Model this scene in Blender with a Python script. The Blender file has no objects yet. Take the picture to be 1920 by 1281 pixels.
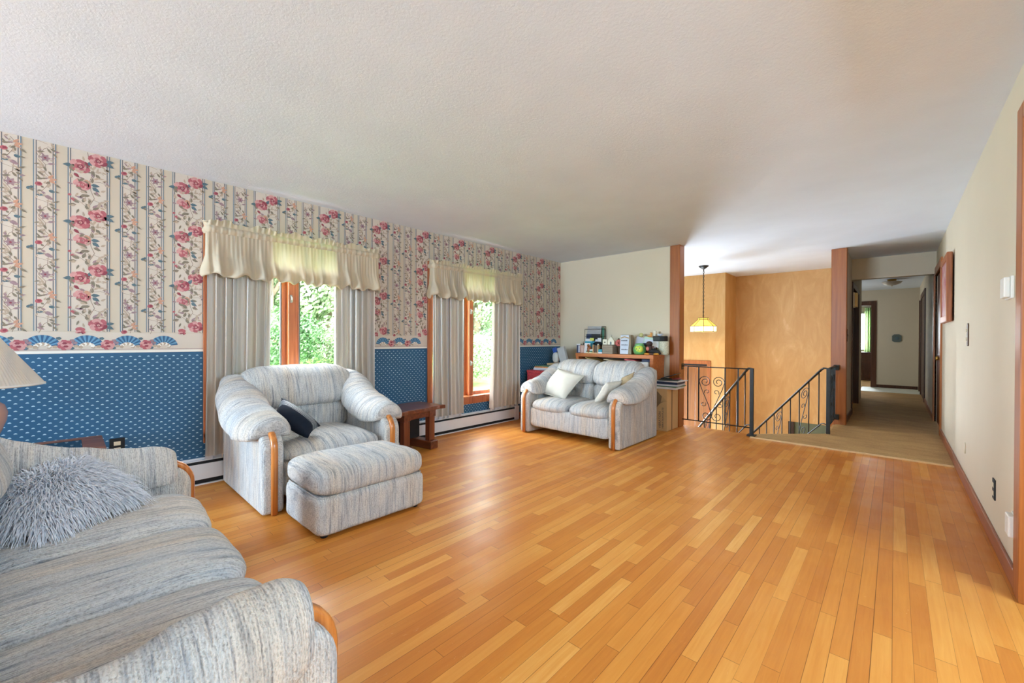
import bpy, bmesh, math, random
from mathutils import Vector, Matrix, noise
random.seed(7)
PI = math.pi
SC = bpy.context.scene
COL = SC.collection

# ------------------------------------------------------------------ camera
F_PX = 774.09
cam_d = bpy.data.cameras.new('camera')
cam_d.sensor_fit = 'HORIZONTAL'
cam_d.sensor_width = 36.0
cam_d.lens = 36.0 * F_PX / 1920.0
cam_d.clip_start = 0.03
cam_d.clip_end = 200
cam = bpy.data.objects.new('camera', cam_d)
COL.objects.link(cam)
yaw, pitch, roll = 0.7476, 0.0045, 0.0043
fw = Vector((-math.sin(yaw) * math.cos(pitch), math.cos(yaw) * math.cos(pitch), -math.sin(pitch)))
rt = Vector((math.cos(yaw), math.sin(yaw), 0))
up = rt.cross(fw)
rt2 = math.cos(roll) * rt + math.sin(roll) * up
up2 = -math.sin(roll) * rt + math.cos(roll) * up
mw = Matrix((rt2, up2, -fw)).transposed().to_4x4()
mw.translation = Vector((0, 0, 1.1612))
cam.matrix_world = mw
SC.camera = cam

# ------------------------------------------------------------------ world, sun, large lights, exposure
SC.view_settings.view_transform = 'Standard'
SC.view_settings.look = 'None'
SC.view_settings.gamma = 1.0
SC.view_settings.use_curve_mapping = False
SC.view_settings.exposure = 0.49
SC.cycles.max_bounces = 10
SC.cycles.diffuse_bounces = 6
SC.cycles.sample_clamp_indirect = 6.0
SC.cycles.caustics_reflective = False
SC.cycles.caustics_refractive = False
world = bpy.data.worlds.new('world')
SC.world = world
world.use_nodes = True
bg = world.node_tree.nodes['Background']
bg.inputs[0].default_value = (0.86, 0.93, 1.0, 1)
bg.inputs[1].default_value = 26.0


def light(name, kind, loc, rot, energy, color=(1, 1, 1), size=1.0, size_y=None, angle=None):
    d = bpy.data.lights.new(name, kind)
    d.energy = energy
    d.color = color
    if kind == 'AREA':
        d.shape = 'RECTANGLE'
        d.size = size
        d.size_y = size_y or size
    if kind == 'POINT':
        d.shadow_soft_size = size
    if angle:
        d.angle = angle
    o = bpy.data.objects.new(name, d)
    o.location = loc
    o.rotation_euler = rot
    COL.objects.link(o)
    return o


light('sun', 'SUN', (0, 0, 10), (math.radians(-8), math.radians(38), 0), 12.0, (1, 0.96, 0.88), angle=0.02)
# daylight from the foyer door and far bedroom; the others are added fill lamps
light('fill_lamp_back', 'AREA', (-2.85, -4.45, 1.40), (math.radians(86), 0, math.radians(-16)), 400, (0.60, 0.82, 1.0), 2.2, 1.9)  # fill lamp added behind the camera, in front of the added unseen window
light('fill_lamp_next_room', 'AREA', (1.75, 1.35, 1.72), (math.radians(66), 0, math.radians(90)), 78, (0.60, 0.82, 1.0), 2.2, 0.8)  # fill lamp added beyond the right opening to brighten seats and floor
light('daylight_foyer_door', 'AREA', (-3.95, 7.1, -0.55), (math.radians(90), 0, math.radians(-90)), 52, (0.84, 0.93, 1.0), 2.0, 1.4)
light('fill_lamp_foyer', 'AREA', (-3.62, 8.36, 0.25), (math.radians(98), 0, math.radians(180)), 250, (0.74, 0.88, 1.0), 0.75, 2.6)  # fill lamp added out of view to lift the far ceiling and right wall
light('daylight_far_bedroom', 'AREA', (-1.75, 12.4, 1.4), (math.radians(90), 0, math.radians(-90)), 12, (0.95, 1.0, 0.97), 1.2, 1.2)


# ------------------------------------------------------------------ helpers
def C(r, g, b):
    def f(c):
        c /= 255.0
        return c / 12.92 if c <= 0.04045 else ((c + 0.055) / 1.055) ** 2.4
    return (f(r), f(g), f(b), 1.0)


def new_mat(name):
    m = bpy.data.materials.new(name)
    m.use_nodes = True
    nt = m.node_tree
    return m, nt, nt.nodes, nt.links, nt.nodes['Principled BSDF']


def coords(nt, scale, kind='Object'):
    tc = nt.nodes.new('ShaderNodeTexCoord')
    mp = nt.nodes.new('ShaderNodeMapping')
    mp.inputs['Scale'].default_value = scale
    nt.links.new(tc.outputs[kind], mp.inputs['Vector'])
    return mp.outputs['Vector']


def noise_node(nt, vec, scale=1.0, detail=3, rough=0.55, dist=0.0):
    n = nt.nodes.new('ShaderNodeTexNoise')
    n.inputs['Scale'].default_value = scale
    n.inputs['Detail'].default_value = detail
    n.inputs['Roughness'].default_value = rough
    n.inputs['Distortion'].default_value = dist
    nt.links.new(vec, n.inputs['Vector'])
    return n.outputs['Fac']


def ramp(nt, fac, stops):
    r = nt.nodes.new('ShaderNodeValToRGB')
    e = r.color_ramp.elements
    e[0].position, e[0].color = stops[0]
    e[1].position, e[1].color = stops[-1]
    for p, c in stops[1:-1]:
        x = e.new(p)
        x.color = c
    nt.links.new(fac, r.inputs['Fac'])
    return r.outputs['Color']


def bump(nt, bsdf, height, strength=0.3, distance=0.01):
    b = nt.nodes.new('ShaderNodeBump')
    b.inputs['Strength'].default_value = strength
    b.inputs['Distance'].default_value = distance
    nt.links.new(height, b.inputs['Height'])
    nt.links.new(b.outputs['Normal'], bsdf.inputs['Normal'])


def M(name, col, rough=0.6, amt=0.06, scale=(6, 6, 6), bmp=None, metal=0.0, spec=None, emit=None, coat=None):
    """plain procedural paint / plastic / paper: colour wobble from a noise, optional bump"""
    m, nt, N, L, b = new_mat(name)
    f = noise_node(nt, coords(nt, scale), 1.0, 3)
    lo = tuple(max(0, c * (1 - amt)) for c in col[:3]) + (1,)
    hi = tuple(min(1, c * (1 + amt)) for c in col[:3]) + (1,)
    L.new(ramp(nt, f, [(0.3, lo), (0.7, hi)]), b.inputs['Base Color'])
    b.inputs['Roughness'].default_value = rough
    b.inputs['Metallic'].default_value = metal
    if spec is not None:
        b.inputs['Specular IOR Level'].default_value = spec
    if coat:
        b.inputs['Coat Weight'].default_value = coat
        b.inputs['Coat Roughness'].default_value = 0.15
    if bmp:
        bump(nt, b, noise_node(nt, coords(nt, (bmp[0],) * 3), 1.0, 4), bmp[1], bmp[2] if len(bmp) > 2 else 0.004)
    if emit:
        b.inputs['Emission Color'].default_value = emit[0]
        b.inputs['Emission Strength'].default_value = emit[1]
    return m


def wood(name, dark, mid, lit, axis=2, rough=0.4, fine=40, coat=0.0, kind='Object'):
    m, nt, N, L, b = new_mat(name)
    s = [fine, fine, fine]
    s[axis] = fine * 0.035
    f = noise_node(nt, coords(nt, tuple(s), kind), 1.0, 5, 0.6, 0.4)
    L.new(ramp(nt, f, [(0.28, dark), (0.5, mid), (0.74, lit)]), b.inputs['Base Color'])
    b.inputs['Roughness'].default_value = rough
    if coat:
        b.inputs['Coat Weight'].default_value = coat
        b.inputs['Coat Roughness'].default_value = 0.12
    bump(nt, b, f, 0.08, 0.002)
    return m


class G:
    """collects geometry for ONE mesh object"""

    def __init__(s):
        s.v, s.f, s.m, s.s = [], [], [], []

    def add(s, verts, faces, mat=0, smooth=False):
        o = len(s.v)
        s.v += [tuple(v) for v in verts]
        for f in faces:
            s.f.append([i + o for i in f])
            s.m.append(mat)
            s.s.append(smooth)
        return s

    def box(s, x0, x1, y0, y1, z0, z1, mat=0):
        v = [(x0, y0, z0), (x1, y0, z0), (x1, y1, z0), (x0, y1, z0), (x0, y0, z1), (x1, y0, z1), (x1, y1, z1), (x0, y1, z1)]
        return s.add(v, [(0, 3, 2, 1), (4, 5, 6, 7), (0, 1, 5, 4), (1, 2, 6, 5), (2, 3, 7, 6), (3, 0, 4, 7)], mat)

    def obox(s, c, size, rot, mat=0):
        R = Matrix.Rotation(rot[2], 3, 'Z') @ Matrix.Rotation(rot[1], 3, 'Y') @ Matrix.Rotation(rot[0], 3, 'X')
        o = len(s.v)
        h = [d / 2 for d in size]
        s.box(-h[0], h[0], -h[1], h[1], -h[2], h[2], mat)
        for i in range(o, len(s.v)):
            s.v[i] = tuple(R @ Vector(s.v[i]) + Vector(c))
        return s

    def prism(s, poly, axis, a, b, mat=0):
        """poly: list of 2D points, extruded along axis ('x','y','z') from a to b"""
        def P(p, t):
            return {'x': (t, p[0], p[1]), 'y': (p[0], t, p[1]), 'z': (p[0], p[1], t)}[axis]
        n = len(poly)
        v = [P(p, a) for p in poly] + [P(p, b) for p in poly]
        f = [tuple(range(n))[::-1], tuple(range(n, 2 * n))]
        f += [(i, (i + 1) % n, n + (i + 1) % n, n + i) for i in range(n)]
        return s.add(v, f, mat)

    def tube(s, pts, r, n=8, mat=0, sq=None, upv=(0, 0, 1), closed=False):
        """swept round (or rectangular sq=(w,h)) section along pts; r may be a list"""
        pts = [Vector(p) for p in pts]
        k = len(pts)
        rs = r if isinstance(r, (list, tuple)) else [r] * k
        vs, fs = [], []
        prev = None
        for i, p in enumerate(pts):
            a = pts[(i - 1) % k] if (closed or i > 0) else p
            c = pts[(i + 1) % k] if (closed or i < k - 1) else p
            t = (c - a).normalized()
            if prev is None:
                u = Vector(upv)
                if abs(u.dot(t)) > 0.95:
                    u = Vector((1, 0, 0)) if abs(t.x) < 0.9 else Vector((0, 1, 0))
            else:
                u = prev
            e1 = (u - t * u.dot(t)).normalized()
            prev = e1
            e2 = t.cross(e1)
            for j in range(n):
                if sq:
                    ang = 2 * PI * j / n
                    cx, cy = math.cos(ang), math.sin(ang)
                    q = (abs(cx) ** 4 + abs(cy) ** 4) ** -0.25
                    vs.append(p + e1 * (cx * q * sq[1] / 2) + e2 * (cy * q * sq[0] / 2))
                else:
                    ang = 2 * PI * j / n
                    vs.append(p + (e1 * math.cos(ang) + e2 * math.sin(ang)) * rs[i])
        rng = k if closed else k - 1
        for i in range(rng):
            i2 = (i + 1) % k
            for j in range(n):
                fs.append((i * n + j, i * n + (j + 1) % n, i2 * n + (j + 1) % n, i2 * n + j))
        if not closed:
            fs.append(tuple(range(n))[::-1])
            fs.append(tuple(range((k - 1) * n, k * n)))
        return s.add(vs, fs, mat, True)

    def lathe(s, prof, c=(0, 0, 0), n=24, mat=0, smooth=True, pleat=0.0, sides=None):
        vs, fs = [], []
        for (r, z) in prof:
            for j in range(n):
                a = 2 * PI * j / n
                rr = r * (1 + (pleat if j % 2 else -pleat))
                vs.append((c[0] + rr * math.cos(a), c[1] + rr * math.sin(a), c[2] + z))
        for i in range(len(prof) - 1):
            for j in range(n):
                fs.append((i * n + j, i * n + (j + 1) % n, (i + 1) * n + (j + 1) % n, (i + 1) * n + j))
        if prof[0][0] > 1e-4:
            fs.append(tuple(range(n))[::-1])
        if prof[-1][0] > 1e-4:
            fs.append(tuple(range((len(prof) - 1) * n, len(prof) * n)))
        return s.add(vs, fs, mat, smooth)

    def cushion(s, c, h, n=(5, 5, 3), res=18, mat=0, warp=None, wob=0.0, seed=0):
        """padded superellipsoid: centre c, half sizes h, exponents n"""
        vs, fs, idx = [], [], {}

        def key(p):
            return (round(p[0], 4), round(p[1], 4), round(p[2], 4))

        def get(p):
            k = key(p)
            if k not in idx:
                q = (abs(p[0]) ** n[0] + abs(p[1]) ** n[1] + abs(p[2]) ** n[2])
                lo, hi = 0.2, 2.0
                for _ in range(22):
                    t = (lo + hi) / 2
                    if abs(p[0] * t) ** n[0] + abs(p[1] * t) ** n[1] + abs(p[2] * t) ** n[2] > 1:
                        hi = t
                    else:
                        lo = t
                P = Vector((p[0] * lo * h[0], p[1] * lo * h[1], p[2] * lo * h[2]))
                if warp:
                    P = Vector(warp(P.x / h[0], P.y / h[1], P.z / h[2], P))
                P = P + Vector(c)
                if wob:
                    d = noise.noise_vector((P + Vector((seed, 0, 0))) * 6.0) * wob + noise.noise_vector((P + Vector((0, seed, 0))) * 16.0) * wob * 0.45
                    P = P + d
                idx[k] = len(vs)
                vs.append(P)
            return idx[k]
        g = [-1 + 2 * i / res for i in range(res + 1)]
        g = [math.copysign(abs(a) ** 0.75, a) for a in g]
        for ax in range(3):
            for sgn in (-1, 1):
                for i in range(res):
                    for j in range(res):
                        q = []
                        for (a, b) in ((i, j), (i + 1, j), (i + 1, j + 1), (i, j + 1)):
                            p = [0, 0, 0]
                            p[ax] = sgn
                            p[(ax + 1) % 3] = g[a]
                            p[(ax + 2) % 3] = g[b]
                            q.append(get(p))
                        fs.append(q if sgn > 0 else q[::-1])
        return s.add(vs, fs, mat, True)

    def loft(s, secs, mat=0, cap=True):
        """secs: list of closed rings with equal counts"""
        n = len(secs[0])
        vs = [p for r in secs for p in r]
        fs = []
        for i in range(len(secs) - 1):
            for j in range(n):
                fs.append((i * n + j, i * n + (j + 1) % n, (i + 1) * n + (j + 1) % n, (i + 1) * n + j))
        if cap:
            fs.append(tuple(range(n))[::-1])
            fs.append(tuple(range((len(secs) - 1) * n, len(secs) * n)))
        return s.add(vs, fs, mat, True)

    def grid(s, fn, nu, nv, mat=0, smooth=True):
        vs = [fn(i / nu, j / nv) for j in range(nv + 1) for i in range(nu + 1)]
        fs = [(j * (nu + 1) + i, j * (nu + 1) + i + 1, (j + 1) * (nu + 1) + i + 1, (j + 1) * (nu + 1) + i) for j in range(nv) for i in range(nu)]
        return s.add(vs, fs, mat, smooth)

    def pillow(s, c4, thick, res=14, mat=0, pinch=0.10, wob=0.0, mat2=None, lim=None):
        """soft square pillow spanned by four corners (bilinear) with a bulge of +-thick"""
        a, b, c, d = [Vector(p) for p in c4]
        nrm = ((b - a).cross(d - a)).normalized()
        cen = (a + b + c + d) / 4
        for sgn in (1, -1):
            vs = []
            for j in range(res + 1):
                for i in range(res + 1):
                    u, v = i / res, j / res
                    S, T = 2 * u - 1, 2 * v - 1
                    S2 = S * (1 - pinch * (1 - T * T))
                    T2 = T * (1 - pinch * (1 - S * S))
                    u2, v2 = (S2 + 1) / 2, (T2 + 1) / 2
                    p = a.lerp(b, u2).lerp(d.lerp(c, u2), v2)
                    t = thick * (max(0, (1 - S ** 2)) * max(0, (1 - T ** 2))) ** 0.42
                    p = p + nrm * (sgn * t)
                    if wob:
                        p = p + noise.noise_vector(p * 9) * wob * min(1, t / thick * 2)
                    vs.append(p)
            w = res + 1
            for j in range(res):
                for i in range(res):
                    q = (j * w + i, j * w + i + 1, (j + 1) * w + i + 1, (j + 1) * w + i)
                    mm = mat
                    if mat2 is not None and lim and lim[0] <= (j + 0.5) / res <= lim[1]:
                        mm = mat2
                    s.add([vs[k] for k in q], [(0, 1, 2, 3) if sgn > 0 else (3, 2, 1, 0)], mm, True)
        return s

    def build(s, name, mats, parent=None, bevel=0.0, seg=2, merge=False, subsurf=0):
        me = bpy.data.meshes.new(name)
        me.from_pydata(s.v, [], s.f)
        if not isinstance(mats, (list, tuple)):
            mats = [mats]
        for m in mats:
            me.materials.append(m)
        me.polygons.foreach_set('material_index', s.m)
        me.polygons.foreach_set('use_smooth', s.s)
        me.update()
        if merge:
            bm = bmesh.new()
            bm.from_mesh(me)
            bmesh.ops.remove_doubles(bm, verts=bm.verts, dist=0.0003)
            bm.to_mesh(me)
            bm.free()
        o = bpy.data.objects.new(name, me)
        COL.objects.link(o)
        if parent:
            o.parent = parent
        if bevel:
            md = o.modifiers.new('bevel', 'BEVEL')
            md.width = bevel
            md.segments = seg
            md.limit_method = 'ANGLE'
            md.angle_limit = math.radians(40)
        if subsurf:
            md = o.modifiers.new('sub', 'SUBSURF')
            md.levels = subsurf
            md.render_levels = subsurf
        return o


def tag(o, label, cat, group=None, kind=None):
    o['label'] = label
    o['category'] = cat
    if group:
        o['group'] = group
    if kind:
        o['kind'] = kind
    return o


def thing(name, label, cat, loc=(0, 0, 0), rotz=0.0, group=None):
    o = bpy.data.objects.new(name, None)
    o.empty_display_size = 0.1
    COL.objects.link(o)
    o.location = loc
    o.rotation_euler = (0, 0, rotz)
    return tag(o, label, cat, group)


def struct(o):
    o['kind'] = 'structure'
    return o


def simple(name, label, cat, g, mats, group=None, bevel=0.0):
    return tag(g.build(name, mats, bevel=bevel), label, cat, group)


# ------------------------------------------------------------------ materials
XL, XR, YF, H = -4.074, 0.426, 5.575, 2.44

m_cream_paper = M('wallpaper_cream', C(196, 184, 166), 0.7, 0.03, (2, 2, 2))
m_cream_column = M('wallpaper_column', C(204, 193, 181), 0.7, 0.02, (2, 2, 2))
m_blue_paper = M('wallpaper_blue', C(36, 89, 126), 0.6, 0.05, (3, 3, 3))
m_white_paper = M('wallpaper_white', C(232, 228, 220), 0.7, 0.02)
m_dot = M('wallpaper_dot', C(178, 208, 224), 0.7, 0.02)
m_line_blue = M('wallpaper_line_blue', C(102, 124, 142), 0.7, 0.02)
m_line_dark = M('wallpaper_line_dark', C(98, 100, 108), 0.7, 0.02)
m_rose_d = M('rose_dark', C(138, 60, 74), 0.7, 0.1, (60, 60, 60))
m_rose_m = M('rose_mid', C(172, 94, 102), 0.7, 0.1, (60, 60, 60))
m_rose_l = M('rose_light', C(200, 148, 146), 0.7, 0.1, (60, 60, 60))
m_leaf_g = M('leaf_grey_green', C(128, 118, 102), 0.7, 0.15, (60, 60, 60))
m_leaf_t = M('leaf_teal', C(84, 106, 116), 0.7, 0.15, (60, 60, 60))
m_leaf_p = M('leaf_pale', C(176, 158, 140), 0.7, 0.1, (60, 60, 60))
m_stem = M('stem_brown', C(132, 112, 98), 0.7, 0.1)
m_mauve = M('flower_mauve', C(150, 124, 130), 0.7, 0.15, (60, 60, 60))
m_peach = M('flower_peach', C(194, 146, 122), 0.7, 0.1, (60, 60, 60))
m_fan_l = M('fan_light_blue', C(98, 146, 178), 0.7, 0.05)
m_fan_d = M('fan_dark_blue', C(50, 92, 130), 0.7, 0.05)
WALLMATS = [m_cream_paper, m_blue_paper, m_white_paper, m_dot, m_line_blue, m_line_dark, m_rose_d, m_rose_m, m_rose_l, m_leaf_g,
            m_leaf_t, m_leaf_p, m_stem, m_mauve, m_peach, m_fan_l, m_fan_d, m_cream_column]
(CREAM, BLUE, WHITE, DOT, LBL, LDK, RD, RM, RL, LG, LT, LP, ST, MV, PE, FL, FD, CC) = range(18)

m_beige = M('beige_wall_paint', C(214, 202, 179), 0.75, 0.02, (1.5, 1.5, 1.5), (180, 0.05))
m_hall = M('hall_wall_paint', C(205, 196, 178), 0.75, 0.02, (1.5, 1.5, 1.5), (180, 0.05))
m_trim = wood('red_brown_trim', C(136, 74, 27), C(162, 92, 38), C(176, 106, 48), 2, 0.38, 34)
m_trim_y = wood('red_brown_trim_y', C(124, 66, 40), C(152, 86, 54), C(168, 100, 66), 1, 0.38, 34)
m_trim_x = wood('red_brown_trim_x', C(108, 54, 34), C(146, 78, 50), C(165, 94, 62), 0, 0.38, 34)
m_dark_trim = wood('dark_brown_trim', C(52, 28, 18), C(74, 42, 27), C(92, 54, 35), 2, 0.4, 34)
m_door = wood('orange_brown_door', C(116, 68, 20), C(142, 86, 28), C(158, 100, 38), 2, 0.45, 22)
m_oak = wood('golden_oak', C(160, 88, 36), C(196, 118, 54), C(214, 142, 76), 2, 0.3, 60, 0.3)
m_shelfwood = wood('orange_shelf_wood', C(166, 92, 44), C(192, 112, 58), C(208, 130, 74), 0, 0.4, 40)
m_darkwood = wood('dark_walnut', C(82, 40, 26), C(112, 58, 36), C(134, 74, 46), 0, 0.3, 30, 0.3)
m_darkwood_z = wood('dark_walnut_z', C(84, 40, 24), C(122, 62, 36), C(146, 80, 48), 2, 0.35, 30, 0.2)
m_iron = M('black_iron', C(38, 40, 40), 0.45, 0.1, (40, 40, 40), metal=0.3)
m_white_metal = M('white_enamel', C(226, 228, 233), 0.45, 0.02)
m_black = M('black_matte', C(16, 16, 18), 0.7, 0.1)
m_white = M('white_plastic', C(232, 230, 224), 0.4, 0.02)
m_ivory = M('ivory_plastic', C(220, 208, 180), 0.4, 0.03)
m_brownplate = M('brown_plate', C(84, 58, 40), 0.4, 0.08)
m_brass = M('brass', C(200, 160, 80), 0.3, 0.05, metal=0.8)
m_steel = M('steel', C(170, 168, 162), 0.3, 0.05, metal=0.8)


def make_ceiling():
    m, nt, N, L, b = new_mat('ceiling_texture')
    f = noise_node(nt, coords(nt, (2.2, 2.2, 2.2)), 1.0, 3)
    L.new(ramp(nt, f, [(0.3, C(216, 225, 237)), (0.7, C(222, 231, 243))]), b.inputs['Base Color'])
    b.inputs['Roughness'].default_value = 0.9
    v = coords(nt, (60, 60, 60))
    bump(nt, b, noise_node(nt, v, 1.0, 5, 0.7, 0.6), 0.35, 0.006)
    return m


def make_floor():
    m, nt, N, L, b = new_mat('oak_strip_floor')
    tc = N.new('ShaderNodeTexCoord')
    sep = N.new('ShaderNodeSeparateXYZ')
    L.new(tc.outputs['Object'], sep.inputs[0])

    def math_(op, a, bb=None, c=None):
        n = N.new('ShaderNodeMath')
        n.operation = op
        for i, x in enumerate((a, bb, c)):
            if x is None:
                continue
            if isinstance(x, (int, float)):
                n.inputs[i].default_value = x
            else:
                L.new(x, n.inputs[i])
        return n.outputs[0]
    row = math_('DIVIDE', sep.outputs['X'], 0.0572)
    rowi = math_('FLOOR', row)
    rowf = math_('FRACT', row)
    wn = N.new('ShaderNodeTexWhiteNoise')
    wn.noise_dimensions = '1D'
    L.new(rowi, wn.inputs['W'])
    yo = math_('MULTIPLY_ADD', wn.outputs['Value'], 9.0, sep.outputs['Y'])
    wn0 = N.new('ShaderNodeTexWhiteNoise')
    wn0.noise_dimensions = '1D'
    L.new(math_('ADD', rowi, 31.7), wn0.inputs['W'])
    ln = math_('MULTIPLY_ADD', wn0.outputs['Value'], 0.5, 0.55)
    col = math_('DIVIDE', yo, ln)
    coli = math_('FLOOR', col)
    colf = math_('FRACT', col)
    comb = N.new('ShaderNodeCombineXYZ')
    L.new(rowi, comb.inputs[0])
    L.new(coli, comb.inputs[1])
    wn2 = N.new('ShaderNodeTexWhiteNoise')
    wn2.noise_dimensions = '2D'
    L.new(comb.outputs[0], wn2.inputs['Vector'])
    # grain, shifted per board
    gcomb = N.new('ShaderNodeCombineXYZ')
    L.new(math_('MULTIPLY', sep.outputs['X'], 60), gcomb.inputs[0])
    L.new(math_('MULTIPLY', sep.outputs['Y'], 3.0), gcomb.inputs[1])
    L.new(math_('MULTIPLY', wn2.outputs['Value'], 40), gcomb.inputs[2])
    grain = noise_node(nt, gcomb.outputs[0], 1.0, 5, 0.6, 0.8)
    tone = math_('ADD', math_('MULTIPLY_ADD', math_('POWER', wn2.outputs['Value'], 1.3), 0.46, math_('MULTIPLY_ADD', noise_node(nt, coords(nt, (1.6, 0.9, 1)), 1.0, 4, 0.6), 0.5, -0.13)), math_('MULTIPLY', grain, 0.42))
    c = ramp(nt, tone, [(0.05, C(176, 98, 40)), (0.3, C(196, 119, 47)), (0.52, C(210, 135, 56)), (0.75, C(222, 154, 73)), (0.95, C(236, 180, 104))])
    # worn darker / redder patches
    wear = noise_node(nt, coords(nt, (0.7, 0.5, 1)), 1.0, 4, 0.6)
    mx = N.new('ShaderNodeMix')
    mx.data_type = 'RGBA'
    mx.blend_type = 'MULTIPLY'
    L.new(ramp(nt, wear, [(0.48, (0, 0, 0, 1)), (0.8, (0.32, 0.32, 0.32, 1))]), mx.inputs['Factor'])
    L.new(c, mx.inputs['A'])
    mx.inputs['B'].default_value = C(214, 164, 140)
    # gaps
    g1 = math_('MINIMUM', rowf, math_('SUBTRACT', 1.0, rowf))
    gap = math_('LESS_THAN', g1, math_('MULTIPLY_ADD', math_('POWER', wn0.outputs['Value'], 2.0), 0.024, 0.005))
    g2 = math_('MULTIPLY', math_('MINIMUM', colf, math_('SUBTRACT', 1.0, colf)), ln)
    gap2 = math_('LESS_THAN', g2, 0.001)
    gp = math_('MAXIMUM', gap, gap2)
    mx2 = N.new('ShaderNodeMix')
    mx2.data_type = 'RGBA'
    L.new(math_('MULTIPLY', gp, 0.72), mx2.inputs['Factor'])
    L.new(mx.outputs['Result'], mx2.inputs['A'])
    mx2.inputs['B'].default_value = C(84, 40, 16)
    # fine pale scuffs
    sc = noise_node(nt, coords(nt, (26, 7, 1)), 1.0, 6, 0.75, 2.5)
    sm = noise_node(nt, coords(nt, (1.1, 0.8, 1)), 1.0, 3, 0.6)
    mx5 = N.new('ShaderNodeMix')
    mx5.data_type = 'RGBA'
    L.new(math_('MULTIPLY', math_('GREATER_THAN', sc, 0.665), math_('MULTIPLY', math_('GREATER_THAN', sm, 0.5), 0.38)), mx5.inputs['Factor'])
    L.new(mx2.outputs['Result'], mx5.inputs['A'])
    mx5.inputs['B'].default_value = C(232, 186, 136)
    L.new(mx5.outputs['Result'], b.inputs['Base Color'])
    rr = ramp(nt, noise_node(nt, coords(nt, (5, 5, 5)), 1.0, 4), [(0.3, (0.29, 0.29, 0.29, 1)), (0.7, (0.46, 0.46, 0.46, 1))])
    L.new(rr, b.inputs['Roughness'])
    b.inputs['Specular IOR Level'].default_value = 0.28
    bump(nt, b, math_('SUBTRACT', math_('MULTIPLY', grain, 0.15), gp), 0.12, 0.002)
    return m


def make_carpet(name, a, bcol):
    m, nt, N, L, b = new_mat(name)
    f = noise_node(nt, coords(nt, (90, 90, 90)), 1.0, 4, 0.7)
    f2 = noise_node(nt, coords(nt, (2.5, 6, 6)), 1.0, 3)
    mx = N.new('ShaderNodeMix')
    mx.data_type = 'FLOAT'
    mx.inputs['Factor'].default_value = 0.45
    L.new(f, mx.inputs['A'])
    L.new(f2, mx.inputs['B'])
    L.new(ramp(nt, mx.outputs['Result'], [(0.35, a), (0.65, bcol)]), b.inputs['Base Color'])
    b.inputs['Roughness'].default_value = 0.95
    b.inputs['Specular IOR Level'].default_value = 0.1
    bump(nt, b, f, 0.7, 0.008)
    return m


def make_plaster():
    m, nt, N, L, b = new_mat('ochre_plaster')
    v = coords(nt, (2.4, 2.4, 0.8))
    f = noise_node(nt, v, 1.5, 6, 0.66, 1.3)
    L.new(ramp(nt, f, [(0.3, C(193, 148, 88)), (0.5, C(201, 158, 100)), (0.62, C(208, 167, 110)), (0.7, C(217, 181, 130)), (0.8, C(202, 160, 102))]), b.inputs['Base Color'])
    b.inputs['Roughness'].default_value = 0.5
    bump(nt, b, f, 0.25, 0.02)
    return m


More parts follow.
